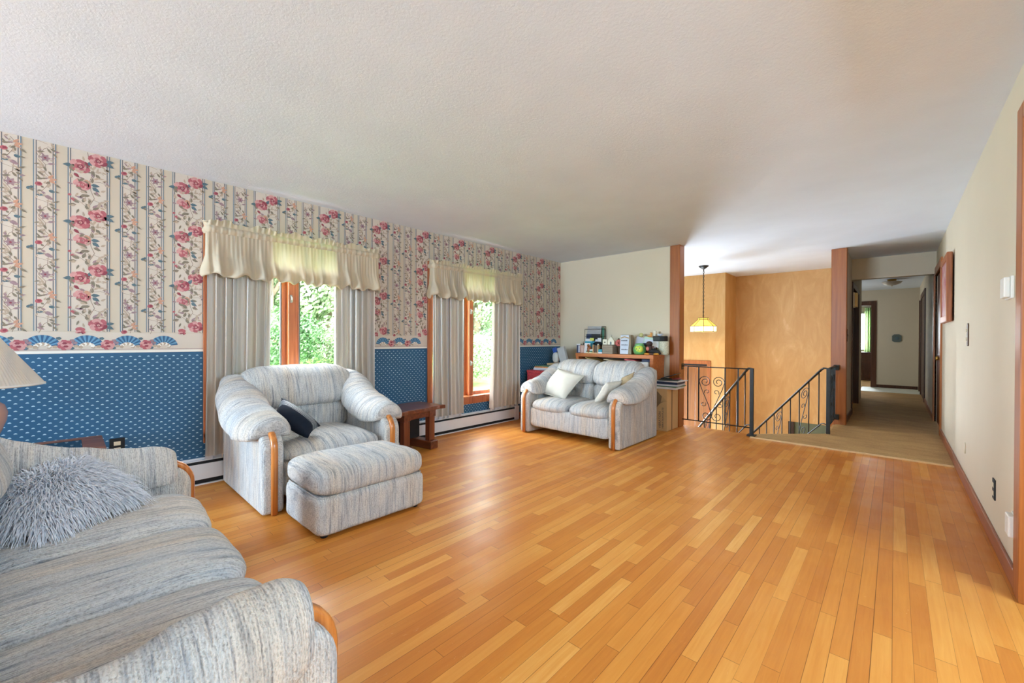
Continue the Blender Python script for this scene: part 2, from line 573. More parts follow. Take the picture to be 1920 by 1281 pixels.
def make_fabric(name, axis, tint=1.0, scale=1.0, bstr=0.8):
    """nubby woven upholstery, streaks run across `axis` (fast variation along it)"""
    m, nt, N, L, b = new_mat(name)
    s = [4.0, 4.0, 4.0]
    s[axis] = 52
    f = noise_node(nt, coords(nt, tuple(s)), scale, 5, 0.62, 0.35)
    s2 = [1.2, 1.2, 1.2]
    s2[axis] = 9
    f2 = noise_node(nt, coords(nt, tuple(s2)), scale, 3, 0.5, 0.3)
    base = ramp(nt, f, [(0.30, C(178, 182, 188)), (0.41, C(205, 207, 210)), (0.5, C(221, 220, 219)), (0.62, C(229, 226, 222)), (0.75, C(234, 229, 222))])
    tintc = ramp(nt, f2, [(0.3, C(236, 240, 244)), (0.5, C(250, 248, 246)), (0.68, C(251, 241, 230))])
    mx = N.new('ShaderNodeMix')
    mx.data_type = 'RGBA'
    mx.blend_type = 'MULTIPLY'
    mx.inputs['Factor'].default_value = 1.0
    L.new(base, mx.inputs['A'])
    L.new(tintc, mx.inputs['B'])
    s4 = [7.0, 7.0, 7.0]
    s4[axis] = 120
    f4 = noise_node(nt, coords(nt, tuple(s4)), scale, 3, 0.6, 0.3)
    mx4 = N.new('ShaderNodeMix')
    mx4.data_type = 'RGBA'
    mx4.blend_type = 'MULTIPLY'
    mx4.inputs['Factor'].default_value = 1.0
    L.new(mx.outputs['Result'], mx4.inputs['A'])
    L.new(ramp(nt, f4, [(0.30, C(188, 190, 196)), (0.42, C(240, 240, 242)), (0.5, (1, 1, 1, 1))]), mx4.inputs['B'])
    mx = mx4
    s3 = [110, 110, 110]
    s3[axis] = 170
    nub = noise_node(nt, coords(nt, tuple(s3)), 1.0, 3, 0.65)
    wv = N.new('ShaderNodeTexWave')
    wv.bands_direction = 'XYZ'[axis]
    wv.inputs['Scale'].default_value = 1.0
    wv.inputs['Distortion'].default_value = 5.0
    wv.inputs['Detail'].default_value = 3
    wv.inputs['Detail Scale'].default_value = 2.0
    L.new(coords(nt, (46, 46, 46)), wv.inputs['Vector'])
    mxn = N.new('ShaderNodeMix')
    mxn.data_type = 'FLOAT'
    mxn.inputs['Factor'].default_value = 0.16
    L.new(nub, mxn.inputs['A'])
    L.new(wv.outputs['Fac'], mxn.inputs['B'])
    nub = mxn.outputs['Result']
    mx3 = N.new('ShaderNodeMix')
    mx3.data_type = 'RGBA'
    mx3.blend_type = 'MULTIPLY'
    mx3.inputs['Factor'].default_value = 1.0
    L.new(mx.outputs['Result'], mx3.inputs['A'])
    L.new(ramp(nt, nub, [(0.30, C(202, 201, 200)), (0.47, C(245, 244, 243)), (0.58, (1, 1, 1, 1))]), mx3.inputs['B'])
    L.new(mx3.outputs['Result'], b.inputs['Base Color'])
    b.inputs['Roughness'].default_value = 0.92
    b.inputs['Specular IOR Level'].default_value = 0.15
    bump(nt, b, nub, bstr, 0.011)
    return m


m_ceiling = make_ceiling()
m_floor = make_floor()
m_carpet = make_carpet('tan_carpet', C(166, 134, 92), C(204, 168, 118))
m_plaster = make_plaster()
m_fab_u = make_fabric('upholstery_u', 0)
m_fab_v = make_fabric('upholstery_v', 1)
m_fab_knit = make_fabric('upholstery_knit', 1, bstr=1.0)


def make_curtain(name, col, trans=0.45):
    m, nt, N, L, b = new_mat(name)
    out = N['Material Output']
    N.remove(b)
    d = N.new('ShaderNodeBsdfDiffuse')
    t = N.new('ShaderNodeBsdfTranslucent')
    mx = N.new('ShaderNodeMixShader')
    f = noise_node(nt, coords(nt, (2, 14, 0.8)), 1.0, 3)
    cc = ramp(nt, f, [(0.32, (col[0] * 0.86, col[1] * 0.90, col[2] * 0.95, 1)), (0.5, col), (0.68, (min(1, col[0] * 1.04), col[1] * 1.0, col[2] * 0.93, 1))])
    L.new(cc, d.inputs['Color'])
    L.new(cc, t.inputs['Color'])
    mx.inputs[0].default_value = trans
    L.new(d.outputs[0], mx.inputs[1])
    L.new(t.outputs[0], mx.inputs[2])
    L.new(mx.outputs[0], out.inputs['Surface'])
    return m


m_curtain = make_curtain('curtain_cloth', C(214, 207, 200), 0.11)
m_lining = make_curtain('curtain_lining', C(222, 222, 226), 0.12)
m_valance = make_curtain('valance_cloth', C(211, 197, 174), 0.22)
m_shade = make_curtain('pleated_shade', C(226, 220, 210), 0.3)


def make_glass():
    m, nt, N, L, b = new_mat('window_glass')
    out = N['Material Output']
    N.remove(b)
    t = N.new('ShaderNodeBsdfTransparent')
    g = N.new('ShaderNodeBsdfGlossy')
    g.inputs['Roughness'].default_value = 0.02
    lw = N.new('ShaderNodeLayerWeight')
    lw.inputs[0].default_value = 0.15
    mul = N.new('ShaderNodeMath')
    mul.operation = 'MULTIPLY'
    mul.inputs[1].default_value = 0.4
    mx = N.new('ShaderNodeMixShader')
    L.new(lw.outputs['Fresnel'], mul.inputs[0])
    L.new(mul.outputs[0], mx.inputs[0])
    t.inputs[0].default_value = (0.97, 0.98, 0.97, 1)
    L.new(t.outputs[0], mx.inputs[1])
    L.new(g.outputs[0], mx.inputs[2])
    L.new(mx.outputs[0], out.inputs['Surface'])
    return m


m_glass = make_glass()

# ------------------------------------------------------------------ the setting: floors, ceiling
# oak floor of the living room (slab edge shows at the stairwell)
EA, EB = (-1.30, 5.75), (-0.60, 6.44)      # diagonal top edge of the stairs
g = G()
g.box(XL - 0.15, XR + 0.12, -4.8, 5.56, -0.25, 0.0)
g.box(-2.24, -1.27, 5.56, 5.76, -0.25, 0.0)
g.box(XR + 0.12, 2.4, 0.2, 3.0, -0.25, 0.0)
struct(g.build('floor', m_floor))

g = G()
g.prism([(-1.27, 5.56), (XR + 0.1, 5.56), (XR + 0.1, 13.9), (-0.6, 13.9), (-0.6, EB[1]), (EB[0], EB[1]), EA, (-1.27, 5.75)], 'z', -0.25, 0.008)
g.box(-2.6, -0.6, 11.0, 13.9, -0.25, 0.008)
g.box(-2.6, 0.3, 13.9, 16.6, -0.25, 0.008)
struct(g.build('floor', m_carpet))
struct(G().box(-0.6, XR, 12.55, 13.75, 0.008, 0.012).build('floor', M('painted_light_strip', C(214, 216, 206), 0.5)))  # pale strip paints the patch of bright light on the hall carpet
g = G()
g.box(-1.262, 0.41, 5.552, 5.572, 0.0, 0.014)
struct(g.build('trim_1', M('brass_threshold', C(232, 200, 150), 0.35, 0.05, metal=0.3)))

g = G()
g.box(XL - 0.4, 2.6, -4.8, 16.8, H, H + 0.2)
struct(g.build('ceiling', m_ceiling))

# ------------------------------------------------------------------ left wall with two windows and its printed paper
W1 = (0.815, 2.13, 0.42, 2.02)
W2 = (2.98, 4.37, 0.42, 2.02)
CAS = 0.07
ZB = 1.055       # top of the blue paper
g = G()
ys = [-4.8, W1[0], W1[1], W2[0], W2[1], 9.3]
for i in range(5):
    y0, y1 = ys[i], ys[i + 1]
    if i in (1, 3):
        spans = [(-0.3, W1[2], BLUE), (W1[3], H, CREAM)]
    else:
        spans = [(-0.3, ZB, BLUE), (ZB, H, CREAM)] if y1 < 6 else [(-2.6, ZB, BLUE), (ZB, H, CREAM)]
    for z0, z1, mt in spans:
        g.box(XL - 0.16, XL, y0, y1, z0, z1, mt)
PY0, PY1 = -0.75, 5.565


def blocked(y, z, pad=0.0):
    for w in (W1, W2):
        if w[0] - CAS - pad < y < w[1] + CAS + pad and w[2] - 0.1 < z < w[3] + CAS:
            return True
    return y < PY0 or y > PY1 - pad


POLYN = [0]


def poly(pts, mat, layer=0):
    POLYN[0] += 1
    x = XL + 0.0008 + layer * 0.00035 + (POLYN[0] % 31) * 0.00001
    g.add([(x, y, z) for y, z in pts], [tuple(range(len(pts)))], mat)


def rect(y0, y1, z0, z1, mat, layer=0):
    """rectangle cut around the windows"""
    cuts = [(y0, y1, z0, z1)]
    for w in (W1, W2):
        a, b, zc, zd = w[0] - CAS, w[1] + CAS, w[2] - 0.1, w[3] + CAS
        nxt = []
        for (p, q, r, s_) in cuts:
            if q <= a or p >= b or s_ <= zc or r >= zd:
                nxt.append((p, q, r, s_))
                continue
            if p < a:
                nxt.append((p, a, r, s_))
            if q > b:
                nxt.append((b, q, r, s_))
            if s_ > zd:
                nxt.append((max(p, a), min(q, b), zd, s_))
            if r < zc:
                nxt.append((max(p, a), min(q, b), r, zc))
        cuts = nxt
    for (p, q, r, s_) in cuts:
        p, q = max(p, PY0), min(q, PY1)
        if q > p and s_ > r:
            poly([(p, r), (q, r), (q, s_), (p, s_)], mat, layer)


def blob(y, z, ry, rz, ang, mat, layer, n=8):
    if blocked(y, z, max(ry, rz) * 0.6) or z + rz > H or z - rz < 1.19:
        return
    ca, sa = math.cos(ang), math.sin(ang)
    pts = []
    for i in range(n):
        t = 2 * PI * i / n
        a, b_ = ry * math.cos(t), rz * math.sin(t)
        pts.append((y + a * ca - b_ * sa, z + a * sa + b_ * ca))
    poly(pts, mat, layer)


def leaf(y, z, ln, ang, w, mat, layer):
    if blocked(y, z, ln * 0.7) or z + ln > H or z - ln < 1.19:
        return
    ca, sa = math.cos(ang), math.sin(ang)
    ln, w = ln * 1.25, w * 1.35
    pr = [(0, 0), (0.3, 0.5), (0.6, 0.42), (1, 0), (0.6, -0.42), (0.3, -0.5)]
    poly([(y + (a * ln) * ca - (b_ * w) * sa, z + (a * ln) * sa + (b_ * w) * ca) for a, b_ in pr], mat, layer)


def stem(pts, w, mat, layer):
    for (a, b_) in zip(pts[:-1], pts[1:]):
        if blocked((a[0] + b_[0]) / 2, (a[1] + b_[1]) / 2, 0.01) or max(a[1], b_[1]) > H or min(a[1], b_[1]) < 1.19:
            continue
        d = Vector((b_[0] - a[0], b_[1] - a[1]))
        if d.length < 1e-5:
            continue
        nn = Vector((-d.y, d.x)).normalized() * w / 2
        poly([(a[0] + nn.x, a[1] + nn.y), (a[0] - nn.x, a[1] - nn.y), (b_[0] - nn.x, b_[1] - nn.y), (b_[0] + nn.x, b_[1] + nn.y)], mat, layer)


def rose(y, z, R, rnd, pale=0.0):
    a0 = rnd.random() * 6
    for k in range(6):
        a = a0 + k * 2 * PI / 6 + rnd.uniform(-0.2, 0.2)
        q = rnd.uniform(0.62, 0.82)
        blob(y + q * R * math.cos(a), z + q * 0.85 * R * math.sin(a), 0.50 * R, 0.33 * R, a + 1.5 + rnd.uniform(-0.3, 0.3), (RM, RL, RM, RD)[k % 4] if not pale else (RL, RM, PE, RL)[k % 4], 2)
    for k in range(6):
        a = a0 + 0.5 + k * 2 * PI / 6
        blob(y + 0.40 * R * math.cos(a), z + 0.36 * R * math.sin(a), 0.34 * R, 0.19 * R, a + 1.5, (RL, RM)[k % 2], 3)
    for k in range(5):
        a = a0 + 0.9 + k * 2 * PI / 5
        blob(y + 0.24 * R * math.cos(a), z + 0.22 * R * math.sin(a), 0.22 * R, 0.09 * R, a + 1.3, RD if not pale else RM, 4)
    blob(y + 0.02 * R, z + 0.02 * R, 0.15 * R, 0.12 * R, a0, RL, 5)
    blob(y - 0.02 * R, z - 0.01 * R, 0.08 * R, 0.05 * R, a0, RD, 6)


REP = 0.5475
for kcol in range(-2, 11):
    y0 = 0.007 + kcol * REP
    # wide rose column, two narrow vine columns
    for (a, b_) in ((0.0, 0.198), (0.255, 0.343), (0.396, 0.491)):
        rect(y0 + a, y0 + b_, 1.205, H - 0.001, CC, 0)
        for (e, m_) in ((a, LBL), (a + 0.011, LDK), (b_ - 0.011, LDK), (b_, LBL)):
            rect(y0 + e - 0.0024, y0 + e + 0.0024, 1.205, H - 0.001, m_, 1)
    P = 0.38
    for kz in range(-1, 5):
        rnd = random.Random(11)
        zt = 2.44 - 0.05 - kz * P

        def w(px, py):
            return (y0 + (px - 37) * 0.0008, zt - (py - 255) * 0.001)
        stem([w(*q) for q in ((170, 300), (190, 340), (165, 400), (170, 470), (192, 520), (150, 590), (160, 640))], 0.003, ST, 1)
        stem([w(*q) for q in ((175, 340), (220, 330), (250, 345))], 0.002, ST, 1)
        stem([w(*q) for q in ((185, 530), (230, 545), (255, 530))], 0.002, ST, 1)
        stem([w(*q) for q in ((160, 410), (230, 400), (270, 410))], 0.002, ST, 1)
        stem([w(*q) for q in ((150, 590), (110, 560), (60, 530))], 0.002, ST, 1)
        for q in ((200, 340, 0.4), (235, 330, -0.2), (215, 380, 0.2), (240, 395, 0.6), (255, 410, -0.5), (225, 545, 0.5), (245, 525, 0.2), (225, 575, -0.4), (255, 300, -0.8)):
            p = w(q[0], q[1])
            leaf(p[0], p[1], 0.026, q[2], 0.009, LP, 2)
        for q in ((150, 490, 2.6), (165, 505, 3.4), (185, 480, -0.4), (130, 470, 2.9), (100, 565, 2.7), (85, 580, 3.3), (120, 560, 1.2), (135, 575, -1.0), (70, 360, 2.2), (175, 330, -1.2), (200, 350, -0.9), (180, 600, 0.6), (140, 500, 3.9)):
            p = w(q[0], q[1])
            leaf(p[0], p[1], 0.034, q[2], 0.014, LG, 2)
        for q in ((262, 250, 0.2), (265, 262, -0.5), (170, 430, 0.0), (60, 318, 3.3), (155, 300, 1.0), (178, 445, -0.6)):
            p = w(q[0], q[1])
            leaf(p[0], p[1], 0.036, q[2], 0.018, LT, 2)
        for q in ((60, 545), (72, 552), (45, 520)):
            p = w(*q)
            blob(p[0], p[1], 0.010, 0.008, 0.5, RM, 2, 6)
        for q in ((270, 402), (262, 415), (278, 412), (255, 395)):
            p = w(*q)
            blob(p[0], p[1], 0.006, 0.006, 0, MV, 2, 6)
        p = w(80, 380)
        leaf(p[0] - 0.008, p[1] + 0.012, 0.03, -0.8, 0.014, RD, 3)
        r2 = random.Random(31)
        for k in range(56):
            yy, zz_ = w(r2.uniform(60, 262), r2.uniform(270, 635))
            leaf(yy, zz_, r2.uniform(0.02, 0.036), r2.uniform(0, 6.28), r2.uniform(0.008, 0.013), (LG, LP, LP, LG, MV, LP)[k % 6], 2)
        p = w(216, 255)
        rose(p[0], p[1], 0.046, rnd)
        p = w(108, 318)
        rose(p[0], p[1], 0.049, rnd)
        p = w(122, 438)
        rose(p[0], p[1], 0.042, rnd, 1)
        for (ca, cb, off) in ((0.255, 0.343, 0.02), (0.396, 0.491, 0.205)):
            wd = cb - ca

            def q_(px, py):
                return (y0 + ca + (px - 95) / 250.0 * wd, 2.44 + 0.1 - off - kz * P - (py - 240) * 0.0004)
            stem([q_(*t) for t in ((210, 100), (150, 250), (230, 350), (220, 480), (290, 560), (240, 700), (180, 800), (260, 900), (250, 1020), (210, 1050))], 0.0025, ST, 1)
            for t in ((230, 470, 160, 430), (270, 560, 180, 520), (200, 780, 60, 770), (240, 700, 300, 740), (255, 960, 130, 930), (250, 1000, 340, 1010), (160, 260, 120, 160), (230, 350, 310, 310)):
                stem([q_(t[0], t[1]), q_(t[2], t[3])], 0.0018, ST, 1)
            for k in range(6):
                a = k * PI / 3
                p = q_(225, 240)
                leaf(p[0], p[1], 0.022, a, 0.012, MV, 2)
            blob(p[0], p[1], 0.006, 0.006, 0, RD, 3, 6)
            for t in ((300, 580, 0.2), (290, 590, -0.5), (285, 570, 0.9)):
                p = q_(t[0], t[1])
                leaf(p[0] - 0.01, p[1], 0.03, t[2], 0.012, PE, 2)
            p = q_(150, 680)
            blob(p[0], p[1], 0.017, 0.014, 0.3, RM, 2)
            blob(p[0] + 0.003, p[1] + 0.002, 0.009, 0.007, 0.3, RD, 3)
            p = q_(45, 770)
            blob(p[0], p[1], 0.014, 0.010, 0.4, LT, 2)
            blob(p[0] + 0.009, p[1] + 0.008, 0.009, 0.007, 1.1, LT, 3)
            leaf(p[0], p[1], 0.022, -0.7, 0.010, LG, 2)
            r2 = random.Random(23)
            for k in range(34):
                yy, zz_ = q_(r2.uniform(105, 335), r2.uniform(60, 1000))
                leaf(yy, zz_, r2.uniform(0.016, 0.028), r2.uniform(0, 6.28), r2.uniform(0.006, 0.010), (LG, LP, LP, MV, LG)[k % 5], 2)
            p = q_(300, 770)
            blob(p[0], p[1], 0.014, 0.010, -0.2, LT, 2)
            p = q_(265, 880)
            blob(p[0], p[1], 0.020, 0.010, -0.4, MV, 2)
            for t in ((135, 480, -0.6, LG), (120, 600, 0.2, LG), (130, 165, 0.3, LG), (250, 335, 0.3, MV), (120, 860, 0.1, LT), (330, 640, -0.6, LG), (300, 150, 2.2, LG), (130, 1100, -0.5, MV), (280, 1020, -0.5, LG), (210, 410, 1.9, LP), (330, 60, 2.0, LP), (120, 420, 0.2, LP), (240, 720, 1.0, LP)):
                p = q_(t[0], t[1])
                leaf(p[0], p[1], 0.03, t[2], 0.010, t[3], 2)
# border of fans
rect(PY0, PY1, 1.056, 1.2, CC, 0)
rect(PY0, PY1, 1.056, 1.072, WHITE, 1)
rect(PY0, PY1, 1.079, 1.082, MV, 1)
FP = 0.2035
for k in range(-3, 28):
    yc = 0.095 + k * FP
    if blocked(yc, 1.12, 0.085):
        continue
    for i in range(17):
        a0, a1 = PI * (1 - i / 17) * 0.92 + 0.04 * PI, PI * (1 - (i + 1) / 17) * 0.92 + 0.04 * PI
        pts = []
        for (rr, aa) in ((0.028, a0), (0.083, a0), (0.083, a1), (0.028, a1)):
            pts.append((yc + rr * math.cos(aa), 1.100 + rr * 0.95 * math.sin(aa)))
        poly(pts, FL if i % 2 else FD, 2)
    for i in range(9):
        aa = PI * i / 8
        poly([(yc + 0.03 * math.cos(aa) + 0.013 * math.cos(t), 1.098 + 0.022 * math.sin(aa) + 0.012 * math.sin(t)) for t in (0, 1.26, 2.51, 3.77, 5.03)], WHITE if i % 2 else LP, 3)
    yr = yc - FP / 2
    if not blocked(yr, 1.12, 0.05):
        R = 0.036
        for kk in range(7):
            a = kk * 0.9
            poly([(yr + 0.6 * R * math.cos(a) + 0.5 * R * math.cos(t), 1.112 + 0.6 * R * math.sin(a) + 0.42 * R * math.sin(t)) for t in (0, 1.05, 2.09, 3.14, 4.19, 5.24)], RM if kk % 3 else RL, 4)
        for kk in range(4):
            a = kk * 1.57 + 0.3
            poly([(yr + 0.3 * R * math.cos(a) + 0.34 * R * math.cos(t), 1.113 + 0.3 * R * math.sin(a) + 0.22 * R * math.sin(t)) for t in (0, 1.05, 2.09, 3.14, 4.19, 5.24)], RD if kk % 2 else RL, 5)
        for (dy, dz, mt) in ((0.032, 0.03, MV), (0.045, 0.014, MV), (-0.03, 0.045, LT), (0.03, -0.022, LT), (-0.045, -0.012, LP), (0.05, -0.008, LP)):
            poly([(yr + dy + 0.014 * math.cos(t), 1.112 + dz + 0.011 * math.sin(t)) for t in (0, 1.26, 2.51, 3.77, 5.03)], mt, 3)
# little fan dots on the blue paper
DY, DZ = 0.0488, 0.0238
for r in range(0, 38):
    z = 1.026 - r * DZ
    for k in range(-16, 118):
        y = -0.123 + k * DY + (DY / 2 if r % 2 else 0)
        if blocked(y, z, 0.01) or z < 0.2:
            continue
        poly([(y - 0.0085, z - 0.002), (y + 0.0085, z - 0.002), (y + 0.006, z + 0.003), (y, z + 0.0058), (y - 0.006, z + 0.003)], DOT, 0)
struct(g.build('wall_left', WALLMATS))

# ------------------------------------------------------------------ windows
m_frame = wood('window_wood', C(130, 66, 36), C(168, 92, 50), C(190, 112, 66), 2, 0.35, 40)
m_alu = M('grey_screen_frame', C(92, 94, 96), 0.4, 0.03)
for wi, w in enumerate((W1, W2)):
    root = bpy.data.objects.new('window_%d' % (wi + 1), None)
    COL.objects.link(root)
    root.location = (XL, 0, 0)
    struct(root)
    y0, y1, z0, z1 = w
    g = G()
    g.box(-0.001, 0.02, y0 - CAS, y0, z0 - 0.06, z1 + CAS)
    g.box(-0.001, 0.02, y1, y1 + CAS, z0 - 0.06, z1 + CAS)
    g.box(-0.001, 0.02, y0, y1, z1, z1 + CAS)
    g.box(-0.001, 0.02, y0 - CAS, y1 + CAS, z0 - 0.1, z0 - 0.02)
    g.box(-0.16, 0.03, y0, y1, z0 - 0.02, z0 + 0.002)
    g.box(-0.16, 0.0, y0, y0 + 0.016, z0, z1)
    g.box(-0.16, 0.0, y1 - 0.016, y1, z0, z1)
    g.box(-0.16, 0.0, y0, y1, z1 - 0.016, z1)
    g.build('casing', m_frame, root, 0.004)
    yc = 1.43 if wi == 0 else 3.645
    g = G()
    g.box(-0.15, -0.04, yc - 0.035, yc + 0.035, z0, z1)
    g.build('mullion', m_frame, root, 0.005)
    for (a, b_) in ((y0 + 0.016, yc - 0.035), (yc + 0.035, y1 - 0.016)):
        g = G()
        for (p, q, r, s_) in ((a, a + 0.04, z0, z1 - 0.016), (b_ - 0.04, b_, z0, z1 - 0.016), (a + 0.04, b_ - 0.04, z0, z0 + 0.045), (a + 0.04, b_ - 0.04, z1 - 0.06, z1 - 0.016)):
            g.box(-0.14, -0.095, p, q, r, s_)
        sash = g.build('sash', m_frame, root, 0.004)
        g = G()
        g.box(-0.121, -0.117, a + 0.038, b_ - 0.038, z0 + 0.043, z1 - 0.058)
        g.build('pane', m_glass, sash)
        g = G()
        for (p, q, r, s_) in ((a + 0.04, a + 0.052, z0 + 0.045, z1 - 0.06), (b_ - 0.052, b_ - 0.04, z0 + 0.045, z1 - 0.06)):
            g.box(-0.112, -0.098, p, q, r, s_)
        g.build('screen_frame', m_alu, sash)
    for zz in ((1.53,) if wi == 0 else (1.53, 0.85)):
        g = G()
        g.box(-0.04, -0.03, yc - 0.022, yc - 0.006, zz - 0.035, zz + 0.035)
        g.tube([(-0.035, yc - 0.014, zz + 0.02), (-0.015, yc - 0.014, zz + 0.015), (-0.012, yc - 0.014, zz - 0.03)], 0.006, 6)
        g.build('sash_lock', m_steel, root)
    if wi == 1:
        g = G()
        for k in range(3):
            g.tube([(-0.07, y0 + 0.42 + 0.02 * k, z0 + 0.05), (-0.07, y0 + 0.42 + 0.02 * k, z1 - 0.05)], 0.004, 6)
        g.build('blind_cord', m_white, root)


# ------------------------------------------------------------------ curtains and valances
def curtain(label, y0, y1, z0, z1, folds, lean0, lean1, group):
    root = thing('curtain_panel', label, 'curtain', (XL, (y0 + y1) / 2, z0), 0, group)
    yc = (y0 + y1) / 2
    rnd = random.Random(int(y0 * 1000))
    ph = [rnd.random() * 6 for _ in range(4)]

    def fn(u, v):
        zz = (z1 - z0) * v
        sp = 1.0 - 0.02 * math.sin(PI * v)
        y = (y0 - yc) + (y1 - y0) * u
        lean = lean0 * (1 - v) * (1 - u) + lean1 * (1 - v) * u
        y = y * sp + lean
        w_ = math.sin(2 * PI * folds * u + ph[0] + 1.1 * math.sin(2 * PI * 1.5 * u + ph[1]) + 0.7 * math.sin(2 * PI * 3.3 * u + ph[2]) + 0.25 * (1 - v) * math.sin(ph[2] + 5 * v))
        w2 = 0.35 * math.sin(2 * PI * folds * 2.3 * u + ph[3] + 0.8 * v)
        amp = 0.034 * (0.8 + 0.3 * (1 - v))
        x = 0.084 + amp * (w_ + w2)
        y += 0.015 * math.cos(2 * PI * folds * u + ph[0] + 1.1 * math.sin(2 * PI * 1.5 * u + ph[1]) + 0.7 * math.sin(2 * PI * 3.3 * u + ph[2])) * min(1, 6 * u, 6 * (1 - u))
        return (max(0.028, x), y, zz + 0.006 * w_ * (1 - v))
    G().grid(fn, int(folds * 20), 26).build('drape', m_curtain, root)

    def fn2(u, v):
        x, y, zz = fn(u * 0.96 + 0.02, v)
        return (max(0.026, x * 0.6 + 0.01) - 0.004, y, zz - 0.035 * (1 - v))
    G().grid(fn2, int(folds * 10), 12).build('lining', m_lining, root)
    return root


curtain('cream drape at the left of the window behind the armchair', 0.752, 1.215, 0.225, 2.02, 6.4, -0.012, -0.03, 'window drapes')
curtain('cream drape at the right of the window behind the armchair', 1.765, 2.19, 0.235, 2.02, 6.2, 0.0, 0.0, 'window drapes')
curtain('cream drape at the left of the window beside the dark end table', 2.935, 3.40, 0.235, 2.02, 5.6, 0.0, 0.01, 'window drapes')
curtain('cream drape at the right of the window nearest the loveseat', 3.915, 4.45, 0.235, 2.02, 6.0, -0.04, 0.0, 'window drapes')


def valance(label, y0, y1, seed):
    root = thing('balloon_valance', label, 'valance', (XL, (y0 + y1) / 2, 1.65), 0, 'balloon valances')
    L_ = y1 - y0
    rnd = random.Random(seed)
    nf = L_ / 0.105
    ph = [rnd.random() * 6 for _ in range(6)]
    RET = 0.10

    def base(s):
        """s along the rod including both returns -> (x, y, nx, ny)"""
        tot = L_ + 2 * RET
        d = s * tot
        if d < RET:
            return 0.012 + d, -L_ / 2, 0, -1
        if d > RET + L_:
            return 0.012 + (tot - d), L_ / 2, 0, 1
        return 0.012 + RET, -L_ / 2 + (d - RET), 1, 0

    def wave(s, k):
        d = s * (L_ + 2 * RET)
        a = 2 * PI * d / 0.115 + 2.2 * math.sin(d * 6 + ph[0]) + 1.2 * math.sin(d * 17 + ph[4]) + ph[1]
        b_ = 2 * PI * d / 0.031 + 1.0 * math.sin(d * 11 + ph[2])
        return math.sin(a) * k + math.sin(b_) * (1 - k) * 0.35

    def skirt(u, v):          # v: 0 at rod pocket -> 1 inner hem
        x, y, nx, ny = base(u)
        k = min(1, v * 1.4)
        wv = wave(u, k)
        zb = 1.668 + 0.013 * math.sin(u * nf * 2 * PI * 0.55 + ph[3]) + 0.008 * math.sin(u * nf * 2 * PI * 1.1 + ph[5])
        if v < 0.72:
            t = v / 0.72
            z = 2.005 - (2.005 - zb) * t
            out = 0.004 + 0.022 * t ** 1.6 + 0.045 * max(0, t - 0.55) / 0.45 * (1 - 0.45 * max(0, t - 0.85) / 0.15)
            out += wv * (0.005 + 0.024 * t)
        else:
            t = (v - 0.72) / 0.28
            z = zb - 0.010 * math.sin(PI * min(1, t * 2.2)) + max(0, t - 0.3) / 0.7 * 0.11
            out = 0.030 + 0.022 * math.cos(PI * min(1, t * 1.6)) - 0.02 * t + wv * 0.016 * (1 - t * 0.7)
        z += 0.005 * wv * min(1, v * 2)
        return (max(0.03, x + nx * out), y + ny * out * 0.6, z - 1.65)
    n = int((L_ + 2 * RET) / 0.0085)
    G().grid(skirt, n, 34).build('skirt', m_valance, root)

    def head(u, v):
        x, y, nx, ny = base(u)
        d = u * (L_ + 2 * RET)
        wv = math.sin(2 * PI * d / 0.027 + 1.2 * math.sin(d * 9)) * 0.5 + 0.5 * math.sin(2 * PI * d / 0.061)
        z = 2.0 + 0.056 * v
        o = 0.006 + 0.014 * math.sin(PI * v) + 0.0045 * wv
        return (x + nx * o, y + ny * o, z - 1.65)
    G().grid(head, n, 8).build('rod_pocket', m_valance, root)

    def ruf(u, v):
        x, y, nx, ny = base(u)
        d = u * (L_ + 2 * RET)
        wv = math.sin(2 * PI * d / 0.045 + 2.5 * math.sin(d * 9 + seed)) * (0.7 + 0.6 * math.sin(d * 13))
        z = 2.054 + (0.045 + 0.013 * math.sin(d * 23 + seed) + 0.008 * math.sin(d * 61)) * v
        o = 0.006 + v * 0.020 * wv
        return (x + nx * o, y + ny * o, z - 1.65)
    G().grid(ruf, n, 5).build('ruffle', m_valance, root)
    return root


valance('gathered beige balloon valance above the window behind the armchair', 0.755, 2.215, 3)
valance('shorter looking gathered beige valance above the window nearest the loveseat', 2.925, 4.465, 8)

# ------------------------------------------------------------------ baseboard heater
root = thing('baseboard_heater', 'long low grey white metal baseboard heater under the two windows', 'heater', (XL, 2.0, 0.0))
g = G()
g.box(0.0, 0.062, -3.2, 2.48, 0.045, 0.165)
g.box(0.0, 0.012, -3.2, 2.48, 0.165, 0.205)
g.box(0.0, 0.05, -3.2, 2.48, 0.186, 0.194)
for k in range(-6, 5, 2):
    g.box(0.0, 0.0628, k * 0.6, k * 0.6 + 0.002, 0.045, 0.165)
g.build('cover', m_white_metal, root, 0.003)
G().box(0.0, 0.052, -3.2, 2.47, 0.165, 0.186).build('top_slot', m_black, root)
G().box(0.0, 0.045, -3.2, 2.47, 0.010, 0.045).build('bottom_slot', m_black, root)
G().box(0.0, 0.066, 2.40, 2.485, 0.0, 0.2).build('end_cap', m_white_metal, root, 0.004)
G().box(0.0, 0.058, -3.2, 2.40, 0.0, 0.010).build('base_rail', m_white_metal, root)

# ------------------------------------------------------------------ other walls
g = G().box(XL, -2.12, YF, YF + 0.115, -1.33, H)
struct(g.build('wall_far', m_beige))
g = G()
g.box(-2.24, -2.105, YF - 0.018, YF + 0.14, -0.25, H)
struct(g.build('trim_2', m_trim, None, 0.006))
